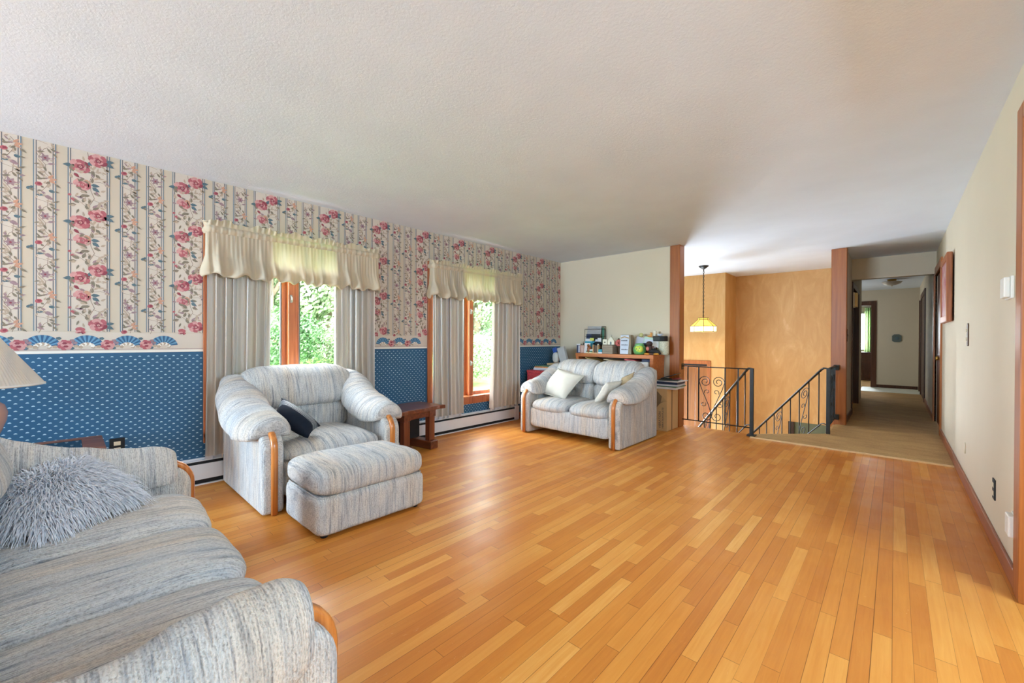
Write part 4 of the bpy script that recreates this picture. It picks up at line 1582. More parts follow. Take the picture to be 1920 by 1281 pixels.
def place_pillow(o, c4):
    """pillow local frame: x along edge a->b, y along a->d"""
    a, b_, c, d = [Vector(p) for p in c4]
    cen = (a + b_ + c + d) / 4
    ex = ((b_ - a) + (c - d)).normalized()
    ey = ((d - a) + (c - b_))
    ey = (ey - ex * ey.dot(ex)).normalized()
    ez = ex.cross(ey)
    Mx = Matrix((ex, ey, ez)).transposed().to_4x4()
    Mx.translation = cen
    o.matrix_world = Mx
    inv = Mx.inverted()
    return [inv @ p for p in (a, b_, c, d)]


# dark lumbar pillow on the armchair: corners left, bottom, right, top as seen from the room
root = thing('throw_pillow', 'dark navy lumbar pillow with thin white stripes on the armchair', 'pillow')
cc = place_pillow(root, [(-3.24, 0.985, 0.615), (-3.05, 1.165, 0.455), (-3.19, 1.31, 0.50), (-3.40, 1.105, 0.715)])
G().pillow(cc, 0.070, 18, wob=0.004, mat=0, mat2=1, lim=(0.52, 0.82)).build('cover', [m_navy, m_navy_s], root, merge=True)
g = G()
a, b_, c, d = cc
p = a.lerp(b_, 0.40)
g.add([p + Vector((-0.02, -0.045, -0.002)), p + Vector((0.03, -0.055, 0.0)), p + Vector((0.028, 0.02, 0.004)), p + Vector((-0.022, 0.02, 0.004))], [(0, 1, 2, 3)])
g.build('care_tag', M('tag_cloth', C(206, 200, 184), 0.8), root)

m_cream = M('cream_cotton', C(208, 203, 191), 0.85, 0.06, (9, 9, 9), (220, 0.3))
root = thing('throw_pillow', 'square cream pillow tilted on the left seat of the loveseat', 'pillow')
cc = place_pillow(root, [(-3.375, 4.16, 0.475), (-2.955, 4.12, 0.425), (-2.83, 4.37, 0.715), (-3.25, 4.41, 0.79)])
o = G().pillow(cc, 0.075, 16, wob=0.006, pinch=0.07).build('cover', m_cream, root, merge=True)
a, b_, c, d = cc
ed = []
for (p, q) in ((a, b_), (b_, c), (c, d), (d, a)):
    for i in range(10):
        t = i / 10
        pt = p.lerp(q, t)
        pt = pt.lerp(Vector((0, 0, 0)), 0.07 * (1 - (2 * t - 1) ** 2))
        ed.append(pt)
G().tube(ed, 0.005, 6, closed=True).build('piping', m_cream, root)
m_plush = M('white_plush', C(240, 236, 224), 0.95, 0.06, (40, 40, 40), (160, 0.8, 0.01))
root = thing('throw_pillow', 'fluffy white pillow leaning edge on against the right arm of the loveseat', 'pillow')
cc = place_pillow(root, [(-2.475, 4.02, 0.455), (-2.475, 4.36, 0.455), (-2.30, 4.36, 0.70), (-2.30, 4.02, 0.70)])
G().pillow(cc, 0.055, 14, wob=0.012).build('cover', m_plush, root, merge=True)
root = thing('throw_pillow', 'small tan pillow wedged behind the fluffy white pillow on the loveseat', 'pillow')
cc = place_pillow(root, [(-2.37, 4.33, 0.60), (-2.20, 4.38, 0.64), (-2.19, 4.44, 0.80), (-2.34, 4.42, 0.72)])
G().pillow(cc, 0.035, 10).build('cover', M('tan_velvet', C(176, 152, 118), 0.8, 0.1, (20, 20, 20)), root, merge=True)

# shaggy grey pillow on the sofa
root = thing('throw_pillow', 'shaggy grey fur pillow in the far corner of the sofa', 'pillow')
cc = place_pillow(root, [(-2.50, -0.26, 0.47), (-2.24, -0.06, 0.45), (-2.42, 0.19, 0.46), (-2.68, 0.02, 0.60)])
m_fur_b = M('fur_backing', C(176, 179, 188), 0.95)
G().pillow(cc, 0.075, 14).build('cover', m_fur_b, root, merge=True)
m, nt, N, L, bs = new_mat('grey_fur')
oi = N.new('ShaderNodeTexNoise')
oi.inputs['Scale'].default_value = 60
nt.links.new(coords(nt, (1, 1, 1)), oi.inputs['Vector'])
L.new(ramp(nt, oi.outputs['Fac'], [(0.3, C(182, 186, 196)), (0.5, C(212, 215, 224)), (0.7, C(236, 238, 244))]), bs.inputs['Base Color'])
bs.inputs['Roughness'].default_value = 0.6
g = G()
rnd = random.Random(5)
a, b_, c, d = cc
inv = root.matrix_world.to_3x3().inverted()
grav = inv @ Vector((0, 0, -1))
for k in range(8000):
    u, v = rnd.random(), rnd.random()
    S, T = 2 * u - 1, 2 * v - 1
    t = 0.075 * (max(0, 1 - S * S) * max(0, 1 - T * T)) ** 0.42
    base = a.lerp(b_, u).lerp(d.lerp(c, u), v)
    base = Vector((base.x, base.y, base.z + t * (1 if k % 8 else -1)))
    out = Vector((S * 0.9, T * 0.9, 0.30)).normalized()
    gp = Vector((grav.x, grav.y, 0))
    dr = (out * 0.42 + Vector((rnd.uniform(-1, 1), rnd.uniform(-1, 1), rnd.uniform(-.3, .5))) * 0.38 + gp * 0.45 + Vector((0.25, 0.1, 0.12))).normalized()
    ln = rnd.uniform(0.06, 0.115)
    wd = rnd.uniform(0.0018, 0.0042)
    sd = dr.cross(Vector((0, 0, 1)))
    sd = sd.normalized() if sd.length > 1e-3 else Vector((1, 0, 0))
    pts = []
    for i in range(4):
        q = i / 3
        p = base + dr * ln * q + grav * ln * 0.45 * q * q + Vector((0, 0, 0.016 * math.sin(PI * q))) + sd * (0.006 * math.sin(3 * q + k))
        pts.append((p, wd * (1 - 0.85 * q)))
    vs = []
    for p, w_ in pts:
        vs += [p - sd * w_, p + sd * w_]
    g.add(vs, [(0, 1, 3, 2), (2, 3, 5, 4), (4, 5, 7, 6)], 0, True)
o = g.build('fur', m, root)
o['kind'] = 'stuff'

# ------------------------------------------------------------------ end table and lamp at the far left
root = thing('end_table', 'wooden end table with dark glass inset under the white shaded lamp', 'table', (-3.73, -0.32, 0))
g = G()
bw, bd, t0, t1 = 0.26, 0.485, 0.455, 0.495
g.box(-bw, -bw + 0.075, -bd, bd, t0, t1)
g.box(bw - 0.075, bw, -bd, bd, t0, t1)
g.box(-bw + 0.075, bw - 0.075, -bd, -bd + 0.10, t0, t1)
g.box(-bw + 0.075, bw - 0.075, bd - 0.10, bd, t0, t1)
g.build('top_frame', wood('table_wood', C(92, 50, 30), C(128, 74, 46), C(150, 92, 60), 1, 0.35, 30), root, 0.006)
G().box(-bw + 0.075, bw - 0.075, -bd + 0.10, bd - 0.10, t0, t1 - 0.003).build('inset_glass', M('dark_glass', C(14, 18, 22), 0.06, 0.02, spec=0.9), root)
g = G()
g.box(-bw + 0.03, bw - 0.03, -bd + 0.03, bd - 0.03, 0.38, 0.455)
g.build('apron', m_darkwood, root)
for a in (-1, 1):
    for b_ in (-1, 1):
        G().box(a * (bw - 0.05) - 0.025, a * (bw - 0.05) + 0.025, b_ * (bd - 0.05) - 0.025, b_ * (bd - 0.05) + 0.025, 0.0, 0.40).build('leg', m_darkwood_z, root, 0.004)

root = thing('table_lamp', 'table lamp with white pleated shade and pink ceramic base at the left edge', 'lamp', (-3.70, -0.36, 0.495))
m_ceram = M('pink_ceramic', C(202, 156, 138), 0.25, 0.06, (5, 5, 5), coat=0.5)
G().lathe([(0.0, 0.0), (0.075, 0.0), (0.078, 0.015), (0.07, 0.03), (0.085, 0.07), (0.112, 0.14), (0.130, 0.20), (0.134, 0.245), (0.122, 0.285), (0.09, 0.315), (0.05, 0.335), (0.03, 0.35), (0.0, 0.352)], n=32).build('base', m_ceram, root)
G().lathe([(0.013, 0.35), (0.013, 0.50), (0.018, 0.50), (0.018, 0.54), (0.0, 0.54)], n=12).build('stem', m_brass, root)
g = G()
g.lathe([(0.272, 0.392), (0.272, 0.401), (0.088, 0.690), (0.088, 0.698)][1:3], n=220, pleat=0.006, smooth=False)
g.f = [f for f in g.f if len(f) == 4]
g.m = g.m[:len(g.f)]
g.s = g.s[:len(g.f)]
sh = g.build('shade', m_shade, root)
g = G()
for r, z in ((0.272, 0.400), (0.088, 0.691)):
    g.tube([(r * math.cos(2 * PI * i / 48), r * math.sin(2 * PI * i / 48), z) for i in range(48)], 0.006, 6, closed=True)
g.build('shade_binding', m_white, sh)

# ------------------------------------------------------------------ dark trestle end table by the armchair
root = thing('end_table', 'dark brown rustic end table with thick posts between armchair and drapes', 'table', (-3.72, 2.37, 0), math.radians(9))
poly_ = []
for i in range(13):
    y = -0.37 + 0.76 * i / 12
    poly_.append((0.21 + 0.010 * math.sin(i * 1.1) + 0.006 * math.sin(i * 2.7), y))
for i in range(6):
    y = 0.39 - 0.76 * i / 5
    poly_.append((-0.225 + (0.04 if i in (0, 5) else 0), y))
G().prism(poly_, 'z', 0.415, 0.455).build('top', m_darkwood, root, 0.006)
for b_ in (-0.10, 0.25):
    g = G()
    g.box(-0.17, 0.165, b_ - 0.04, b_ + 0.05, 0.34, 0.415)
    g.build('apron', m_darkwood, root, 0.005)
    g = G()
    g.box(-0.19, 0.19, b_ - 0.05, b_ + 0.06, 0.0, 0.085)
    g.build('foot_runner', m_darkwood, root, 0.008)
    for a in (-0.13, 0.12):
        G().box(a - 0.03, a + 0.035, b_ - 0.035, b_ + 0.045, 0.085, 0.34).build('post', m_darkwood_z, root, 0.006)
g = G()
g.box(0.115, 0.15, -0.10, 0.25, 0.345, 0.41)
g.build('front_rail', m_darkwood, root, 0.004)
G().box(-0.16, 0.02, -0.05, 0.20, 0.12, 0.34).build('interior_shade_block', m_black, root)  # black block stands in for the shade inside the table

# ------------------------------------------------------------------ bookcase behind the loveseat
BX0, BX1, BY0, BY1, BZT = -3.51, -2.31, 5.20, 5.552, 0.965
root = thing('bookcase', 'low orange wood bookcase against the beige wall behind the loveseat', 'bookcase', (0, 0, 0))
for a in (BX0, BX1 - 0.045):
    G().box(a, a + 0.045, BY0, BY1, 0.0, BZT - 0.05).build('side_panel', m_shelfwood, root, 0.003)
G().box(BX0 - 0.005, BX1 + 0.005, BY0 - 0.006, BY1, BZT - 0.05, BZT).build('top', m_shelfwood, root, 0.003)
for z in (0.06, 0.40, 0.70):
    G().box(BX0 + 0.045, BX1 - 0.045, BY0 + 0.01, BY1 - 0.02, z, z + 0.025).build('shelf', m_shelfwood, root)
G().box(BX0 + 0.045, BX1 - 0.045, BY1 - 0.02, BY1 - 0.008, 0.0, BZT - 0.05).build('back_board', m_dark_trim, root)


def PXX(px):
    return -3.545 + (px - 1080) * 0.00838


def PZ(py):
    return 0.966 + (661.5 - py) * 0.0077


def flat(name, label, cat, c, size, rot, mat, group=None, extra=None):
    g = G()
    g.obox((0, 0, 0), size, (0, 0, 0))
    o = g.build(name, mat, None, min(size) * 0.12)
    o.location = c
    o.rotation_euler = rot
    return tag(o, label, cat, group)


pap = [M('paper_white', C(226, 226, 228), 0.7), M('paper_blue_white', C(206, 212, 226), 0.7), M('paper_cream', C(226, 214, 170), 0.7), M('folder_yellow', C(222, 196, 120), 0.7),
       M('cover_navy', C(38, 52, 84), 0.5), M('cover_teal', C(62, 160, 180), 0.5, 0.3, (40, 40, 40)), M('cover_green', C(70, 120, 96), 0.5), M('cover_black', C(26, 28, 30), 0.5),
       M('cover_red', C(178, 64, 70), 0.5), M('news_grey', C(168, 168, 168), 0.8, 0.25, (8, 8, 120)), M('kraft', C(182, 150, 106), 0.8), M('note_yellow', C(222, 224, 110), 0.7)]
PW, PBW, PC, FY, NV, TL, GR, BK, RDC, NW, KR, NY = pap
ZT = BZT + 0.001
# things inside the top compartment
SI = 'papers and books in the bookcase'
zs = 0.7265
inn = [('folder', 'tilted pale yellow folder poking out at the left of the bookcase', 'folder', (-3.22, 5.34, 0.86), (0.30, 0.22, 0.012), (0.05, 0.32, 0), FY),
       ('folder', 'tilted cream folder in the middle of the bookcase', 'folder', (-2.93, 5.34, 0.872), (0.26, 0.22, 0.012), (0, 0.10, 0), PC),
       ('paper_stack', 'pale blue paper stack in the middle of the bookcase', 'paper', (-2.75, 5.36, 0.79), (0.26, 0.22, 0.12), (0, 0, 0.05), PBW),
       ('book', 'red and white thin book near the right end of the bookcase', 'book', (-2.66, 5.34, 0.888), (0.16, 0.2, 0.02), (0, 0.06, 0), RDC),
       ('paper_stack', 'white paper stack at the right end of the bookcase', 'paper', (-2.50, 5.35, 0.80), (0.24, 0.24, 0.14), (0, 0, -0.04), PW),
       ('box', 'dark navy box on the white papers at the right end of the bookcase', 'box', (-2.43, 5.34, 0.889), (0.12, 0.18, 0.034), (0, 0, 0), NV),
       ('paper_stack', 'white and grey papers at the left end of the bookcase', 'paper', (-3.38, 5.36, 0.80), (0.12, 0.22, 0.14), (0, 0, 0.03), PW),
       ('book', 'dark navy book standing behind the red and white book', 'book', (-2.72, 5.46, 0.79), (0.10, 0.05, 0.125), (0, 0, 0), NV)]
for nm, lb, ct, c, sz, rt_, mt in inn:
    flat(nm, lb, ct, c, sz, rt_, mt, SI)
for k, (lb, x, z, s_) in enumerate((('dark books hidden low at the left of the bookcase', -3.2, 0.74, 0.2),)):
    flat('book_row', lb, 'books', (x, 5.42, z + 0.02), (s_, 0.16, 0.07), (0, 0, 0), BK, SI)


# --- on top of the bookcase
def lettering(lines, mat, parent, size, loc, rot, name='lettering', sp=1.0, align='LEFT'):
    cu = bpy.data.curves.new(name, 'FONT')
    cu.body = lines
    cu.size = size
    cu.space_line = sp
    cu.align_x = align
    o = bpy.data.objects.new(name, cu)
    COL.objects.link(o)
    dg = bpy.context.evaluated_depsgraph_get()
    me = bpy.data.meshes.new_from_object(o.evaluated_get(dg))
    bpy.data.objects.remove(o)
    me.materials.clear()
    me.materials.append(mat)
    o = bpy.data.objects.new(name, me)
    COL.objects.link(o)
    o.parent = parent
    o.location = loc
    o.rotation_euler = rot
    return o


# wall-mounted letter sorter holding papers
SX = PXX(1102)
root = thing('letter_sorter', 'tall wire letter sorter on the beige wall above the bookcase left end', 'sorter', (SX, 5.50, ZT))
g = G()
hw = 0.15
for z in (0.01, 0.13, 0.25, 0.36):
    g.tube([(-hw, 0.05, z), (-hw, -0.06, z), (hw, -0.06, z), (hw, 0.05, z)], 0.003, 6)
for x in (-hw, hw):
    g.tube([(x, 0.05, 0.0), (x, 0.05, 0.40)], 0.004, 6)
    g.tube([(x, -0.06, 0.0), (x, -0.06, 0.36)], 0.003, 6)
g.tube([(-hw, 0.05, 0.40), (hw, 0.05, 0.40)], 0.004, 6)
g.build('wire_frame', m_iron, root)
SG = 'mail in the letter sorter'
sx = SX
for nm, lb, ct, dx, dy, z0, z1, w_, mt, tl in (
        ('newspaper', 'folded grey newspaper at the top of the letter sorter', 'newspaper', -0.02, -0.005, 0.24, 0.405, 0.27, NW, -0.12),
        ('folder', 'green folder standing at the right of the letter sorter', 'folder', 0.125, 0.03, 0.10, 0.385, 0.05, GR, 0.0),
        ('card', 'dark navy card under the newspaper in the letter sorter', 'card', -0.095, -0.045, 0.20, 0.285, 0.10, NV, 0.0),
        ('card', 'black card under the newspaper in the letter sorter', 'card', 0.035, -0.043, 0.19, 0.285, 0.17, BK, 0.0),
        ('note', 'yellow sticky note in the letter sorter', 'note', -0.02, -0.068, 0.185, 0.225, 0.075, NY, 0.0),
        ('envelope', 'white envelope at the left middle of the letter sorter', 'envelope', -0.09, -0.056, 0.10, 0.215, 0.13, PW, 0.0),
        ('brochure', 'teal brochure in the middle of the letter sorter', 'brochure', -0.045, -0.075, 0.06, 0.175, 0.22, TL, -0.06),
        ('envelope', 'pale blue envelope standing in the letter sorter', 'envelope', 0.075, -0.072, 0.03, 0.205, 0.05, PBW, 0.0),
        ('envelope', 'white window envelope at the right of the letter sorter', 'envelope', 0.125, -0.066, 0.14, 0.225, 0.07, PW, 0.0),
        ('envelope', 'brown kraft envelope low at the right of the letter sorter', 'envelope', 0.12, -0.05, 0.02, 0.145, 0.085, KR, 0.0)):
    flat(nm, lb, ct, (sx + dx * 0.9, 5.50 + dy, ZT + (z0 + z1) / 2), (w_ * 0.9, 0.006, z1 - z0), (tl, 0.02, 0), mt, SG)
TG = 'things on top of the bookcase'
# narrow navy tissue box at the left end
root = thing('carton', 'narrow navy and white carton at the left end of the bookcase top', 'box', (PXX(1084.5), 5.30, ZT), 0.1, TG)
G().box(-0.03, 0.03, -0.045, 0.045, 0.0, 0.135).build('body', NV, root, 0.003)
G().box(0.0, 0.02, -0.0465, -0.044, 0.01, 0.11).build('stripe', PBW, root)
G().box(-0.0305, 0.0305, -0.0465, 0.0455, 0.118, 0.136).build('lid', PW, root, 0.002)
# jar of pens
root = thing('pen_jar', 'pinkish glass jar holding pens and cards beside the navy carton', 'jar', (PXX(1093), 5.27, ZT), 0, TG)
G().lathe([(0.0, 0.0), (0.036, 0.0), (0.042, 0.02), (0.046, 0.115), (0.043, 0.118), (0.039, 0.02), (0.0, 0.012)], n=18).build('jar', M('rose_glass', C(206, 170, 156), 0.15, 0.08, (20, 20, 20)), root)
for k, (dx, dy, h) in enumerate(((0.0, 0.01, 0.17), (0.015, -0.008, 0.15), (-0.016, 0.0, 0.14))):
    G().tube([(dx * 0.4, dy, 0.02), (dx * 1.8, dy * 1.5, h)], 0.0045, 6).build('pen', (m_brownplate, m_iron, m_brass)[k], root)
root = thing('photo_card', 'white card with pink edge leaning in front of the letter sorter', 'card', (PXX(1103), 5.26, ZT), 0.12, TG)
G().obox((0, 0, 0.075), (0.085, 0.006, 0.15), (-0.15, 0.06, 0)).build('card', PW, root)
G().obox((0.02, -0.006, 0.07), (0.03, 0.004, 0.07), (-0.15, 0.06, 0)).build('print', RDC, root)
root = thing('figurine', 'small copper brown bird figurine beside the white card', 'figurine', (PXX(1109.5), 5.235, ZT), 0, TG)
g = G()
g.cushion((0, 0, 0.055), (0.030, 0.045, 0.055), (2, 2, 2.3), 10)
g.cushion((0, -0.03, 0.115), (0.019, 0.022, 0.02), (2, 2, 2), 8)
g.build('body', M('copper', C(164, 104, 70), 0.4, 0.1, metal=0.3), root)
G().tube([(0, -0.048, 0.115), (0, -0.068, 0.111)], [0.007, 0.001], 6).build('beak', m_brass, root)
root = thing('desk_telephone', 'black desk telephone in front of the letter sorter', 'telephone', (PXX(1116), 5.352, ZT), 0.1, TG)
G().prism([(-0.07, 0), (0.07, 0), (0.07, 0.07), (-0.07, 0.03)], 'x', -0.075, 0.075).build('body', m_black, root, 0.006)
g = G()
g.tube([(-0.06, 0.02, 0.135), (-0.02, 0.02, 0.155), (0.045, 0.02, 0.15), (0.08, 0.02, 0.125)], 0.018, 8)
g.tube([(0.0, 0.03, 0.06), (0.0, 0.02, 0.145)], 0.03, 8)
g.build('handset', m_black, root)
G().cushion((0.02, 0.0, 0.125), (0.016, 0.006, 0.014), (2, 2, 2), 6).build('badge', m_white, root)
for k, (lb, mt) in enumerate((('white paperback at the bottom of a small stack on the bookcase', PC), ('green striped paperback on the small stack on the bookcase', GR), ('cream paperback topmost of the small stack on the bookcase', PW))):
    flat('book', lb, 'book', (PXX(1110.5) + 0.004 * k, 5.235 - 0.001 * k, ZT + 0.0095 + k * 0.0192), (0.10, 0.055, 0.018), (0, 0, 0.03 * k), mt, TG)
root = thing('card_holder', 'upright light wood card holder in front of the black telephone', 'holder', (PXX(1122.5), 5.24, ZT), 0, TG)
m_pine = wood('pale_pine', C(196, 156, 104), C(218, 180, 128), C(230, 198, 150), 2, 0.5, 60)
G().box(-0.045, 0.045, -0.03, 0.03, 0.0, 0.012).build('base', m_pine, root)
for x in (-0.04, 0.04):
    G().box(x - 0.005, x + 0.005, -0.022, 0.022, 0.012, 0.125).build('post', m_pine, root)
G().box(-0.035, 0.035, 0.0, 0.006, 0.012, 0.115).build('card', m_brownplate, root)
root = thing('carton', 'small blue and white carton beside the wicker basket', 'box', (PXX(1131.5), 5.25, ZT), 0, TG)
G().box(-0.03, 0.03, -0.025, 0.025, 0.0, 0.06).build('body', TL, root, 0.002)
G().box(-0.031, 0.031, -0.026, 0.026, 0.0, 0.022).build('band', PW, root)
# basket with white ornaments
root = thing('wicker_basket', 'grey brown lined basket holding white house ornaments on the bookcase', 'basket', (PXX(1147), 5.36, ZT), -0.05, TG)
m, nt, N, L, bs = new_mat('grey_wicker')
wv = N.new('ShaderNodeTexWave')
wv.inputs['Scale'].default_value = 1
wv.bands_direction = 'Z'
L.new(coords(nt, (22, 22, 22)), wv.inputs['Vector'])
L.new(ramp(nt, wv.outputs['Fac'], [(0.2, C(120, 106, 92)), (0.8, C(176, 162, 144))]), bs.inputs['Base Color'])
bs.inputs['Roughness'].default_value = 0.85
bump(nt, bs, wv.outputs['Fac'], 0.5, 0.005)
g = G()
g.box(-0.095, 0.075, -0.13, -0.118, 0.0, 0.125)
g.box(-0.095, -0.085, -0.118, 0.1, 0.0, 0.125)
g.box(0.065, 0.075, -0.118, 0.1, 0.0, 0.125)
g.box(-0.085, 0.065, 0.09, 0.1, 0.0, 0.125)
g.box(-0.085, 0.065, -0.118, 0.09, 0.0, 0.01)
g.build('basket_body', m, root, 0.003)
g = G()
g.tube([(-0.092, -0.128, 0.125), (0.072, -0.128, 0.125), (0.072, 0.098, 0.125), (-0.092, 0.098, 0.125)], 0.006, 6, closed=True)
g.build('rim', m_leaf_g, root)
m_orn = M('ornament_white', C(232, 226, 206), 0.6, 0.04)
root = thing('ornament', 'square white ornament standing in the wicker basket', 'ornament', (PXX(1138.5), 5.27, ZT + 0.0125), 0, TG)
G().box(-0.036, 0.036, -0.014, 0.014, 0.0, 0.195).build('panel', m_orn, root, 0.003)
G().cushion((0.0, -0.0145, 0.15), (0.012, 0.003, 0.012), (2, 2, 2), 6).build('motif', m_leaf_g, root)
root = thing('ornament', 'pointed white house ornament standing in the wicker basket', 'ornament', (PXX(1149), 5.29, ZT + 0.0125), 0, TG)
G().prism([(-0.05, 0), (0.05, 0), (0.05, 0.17), (0.0, 0.235), (-0.05, 0.17)], 'y', -0.02, 0.02).build('house', m_orn, root, 0.003)
G().prism([(-0.012, 0.12), (0.012, 0.12), (0.012, 0.15), (0, 0.165), (-0.012, 0.15)], 'y', -0.0215, -0.0195).build('little_window', m_leaf_t, root)
G().tube([(0, 0, 0.23), (0.004, 0, 0.25), (0, 0, 0.262), (-0.004, 0, 0.25), (0, 0, 0.23)], 0.002, 5).build('hanger', m_iron, root)
root = thing('artificial_flower', 'dusty red cloth flower in a dark pot right of the basket', 'flower', (PXX(1163), 5.33, ZT), 0, TG)
G().lathe([(0.0, 0), (0.03, 0), (0.042, 0.11), (0.036, 0.11), (0.0, 0.02)], n=14).build('pot', m_brownplate, root)
G().tube([(0, 0, 0.05), (-0.01, -0.01, 0.16)], 0.006, 6).build('stalk', m_leaf_g, root)
g = G()
for k in range(9):
    a = k * 0.7
    g.cushion((-0.012 + 0.03 * math.cos(a), -0.02 + 0.01 * math.sin(k), 0.155 + 0.03 * math.sin(a)), (0.024, 0.014, 0.022), (2, 2, 2), 6)
g.build('petals', M('dusty_red', C(196, 104, 96), 0.8, 0.2, (40, 40, 40)), root)
root = thing('twig', 'brown twig ornament standing behind the red flower', 'ornament', (PXX(1156), 5.40, ZT), 0, TG)
G().tube([(0, 0, 0), (0.008, 0, 0.12), (-0.006, 0, 0.22)], [0.02, 0.017, 0.012], 8).build('stick', m_brownplate, root)
# paper bag with a printed notice
root = thing('paper_bag', 'brown paper bag with a white printed front on the bookcase', 'bag', (PXX(1176), 5.33, ZT), 0.12, TG)
m_bag = M('bag_paper', C(150, 134, 112), 0.85, 0.12, (16, 16, 16))
G().prism([(-0.085, 0), (0.075, 0), (0.065, 0.27), (-0.075, 0.27)], 'y', -0.055, 0.055).build('bag', m_bag, root, 0.004)
G().add([(-0.087, -0.0575, 0.004), (0.03, -0.0575, 0.004), (0.045, -0.0575, 0.20), (0.04, -0.0575, 0.265), (-0.075, -0.0575, 0.265), (-0.083, -0.0575, 0.15)], [(0, 1, 2, 3, 4, 5)]).build('white_front', PBW, root)
G().prism([(-0.07, 0.215), (-0.02, 0.235), (0.04, 0.215), (0.04, 0.232), (-0.02, 0.248), (-0.07, 0.235)], 'y', -0.0592, -0.0577).build('fold_band', KR, root)
m_ink = M('ink', C(70, 72, 84), 0.7)
for k, z in enumerate((0.182, 0.122, 0.058)):
    g = G()
    rnd = random.Random(k)
    x = -0.066
    while x < 0.022:
        w_ = rnd.uniform(0.003, 0.007)
        g.box(x, x + w_, -0.0588, -0.0577, z, z + rnd.uniform(0.009, 0.016))
        x += w_ + 0.0025
    g.build('print_line', m_ink, root)
# green round jar with a plain yellow front
root = thing('cookie_jar', 'round lime green jar with a yellow patch at the right of the bookcase', 'jar', (PXX(1199.5), 5.295, ZT), 0, TG)
m_lime = M('lime_glaze', C(112, 178, 104), 0.3, 0.08, (9, 9, 9), coat=0.4)
G().lathe([(0.0, 0), (0.055, 0.0), (0.076, 0.02), (0.086, 0.06), (0.08, 0.10), (0.06, 0.125), (0.064, 0.13), (0.045, 0.15), (0.0, 0.155)], n=26).build('body', m_lime, root)
G().cushion((0.016, -0.052, 0.074), (0.060, 0.036, 0.048), (2.5, 2, 2.5), 10).build('yellow_patch', M('yellow_glaze', C(206, 222, 84), 0.35, 0.05), root)
for (x, z, r) in ((-0.006, 0.078, 0.007), (0.040, 0.088, 0.006), (0.020, 0.060, 0.005)):
    G().cushion((x, -0.0875, z), (r, 0.004, r * 1.3), (2, 2, 2), 6).build('spot', m_leaf_g, root)
root = thing('toy_figure', 'dark brown seated toy figure with orange feet beside the lime jar', 'toy', (PXX(1221), 5.275, ZT), 0.2, TG)
m_tb = M('toy_brown', C(58, 32, 28), 0.6, 0.15, (20, 20, 20))
g = G()
g.cushion((-0.03, 0, 0.085), (0.040, 0.036, 0.055), (2, 2, 2.2), 10)
g.cushion((-0.03, -0.005, 0.148), (0.042, 0.036, 0.036), (2, 2, 2), 10)
g.build('body', m_tb, root)
G().tube([(-0.03, 0.01, 0.06), (0.03, 0.0, 0.05), (0.09, -0.01, 0.035), (0.115, -0.01, 0.012)], [0.038, 0.036, 0.026, 0.012], 10).build('tail', m_black, root)
G().cushion((-0.045, -0.038, 0.082), (0.020, 0.008, 0.028), (2, 2, 2), 8).build('belly', M('toy_pink', C(198, 110, 96), 0.6), root)
for x in (-0.055, 0.065):
    G().cushion((x, -0.032, 0.013), (0.036, 0.026, 0.0125), (2.4, 2.4, 2.4), 8).build('foot', M('toy_orange', C(222, 150, 50), 0.5), root)
root = thing('canister', 'speckled pale canister at the right end of the bookcase top', 'canister', (PXX(1233), 5.42, ZT), 0, TG)
G().lathe([(0.0, 0), (0.062, 0), (0.066, 0.02), (0.066, 0.17), (0.06, 0.182), (0.0, 0.182)], n=24).build('body', M('speckled', C(202, 202, 180), 0.6, 0.25, (90, 90, 90)), root)
root = thing('radio', 'black rectangular radio lying on top of the speckled canister', 'radio', (PXX(1227.5), 5.42, ZT + 0.183), -0.15, TG)
G().box(-0.085, 0.085, -0.045, 0.045, 0.0, 0.068).build('body', m_black, root, 0.008)
G().box(-0.07, 0.02, -0.047, -0.044, 0.012, 0.055).build('grille', m_iron, root)
root = thing('candle', 'short white pillar candle on the black radio', 'candle', (PXX(1217.5), 5.44, ZT + 0.252), 0, TG)
G().lathe([(0.0, 0), (0.02, 0), (0.021, 0.07), (0.0, 0.072)], n=14).build('wax', m_orn, root)
G().tube([(0, 0, 0.07), (0.001, 0, 0.082)], 0.0015, 5).build('wick', m_black, root)
root = thing('dish', 'small white dish on the black radio', 'dish', (PXX(1227), 5.42, ZT + 0.252), 0, TG)
G().lathe([(0.0, 0.0), (0.018, 0.0), (0.02, 0.006), (0.045, 0.026), (0.041, 0.028), (0.0, 0.012)], n=18).build('bowl', PBW, root)
# jumble of mail between the bag and the canister, held by a small wooden rack
root = thing('mail_rack', 'dark wooden rack holding slanted mail behind the lime jar', 'rack', (PXX(1203), 5.44, ZT), 0, TG)
G().box(-0.14, 0.13, -0.05, 0.05, 0.0, 0.012).build('base', m_darkwood, root)
for y in (-0.045, 0.04):
    G().box(-0.14, 0.13, y, y + 0.008, 0.012, 0.14).build('side', m_darkwood, root)
MG = 'mail in the wooden rack'
for nm, lb, ct, px, y, z, sz, rt_, mt in (
        ('envelope', 'pale lilac envelope at the left of the mail rack', 'envelope', 1192, 5.455, 0.165, (0.15, 0.005, 0.14), (-0.1, 0.25, 0), PBW),
        ('envelope', 'pale green envelope at the back of the mail rack', 'envelope', 1208, 5.435, 0.175, (0.16, 0.005, 0.12), (-0.1, 0.20, 0), M('paper_green', C(190, 216, 200), 0.7)),
        ('envelope', 'white envelope in front of the mail rack', 'envelope', 1211, 5.415, 0.150, (0.17, 0.005, 0.11), (-0.1, 0.12, 0), PBW),
        ('paper', 'crumpled white paper at the right of the mail rack', 'paper', 1222, 5.40, 0.145, (0.10, 0.006, 0.08), (-0.2, 0.35, 0.1), PW)):
    flat(nm, lb, ct, (PXX(px), y, ZT + z), sz, rt_, mt, MG)
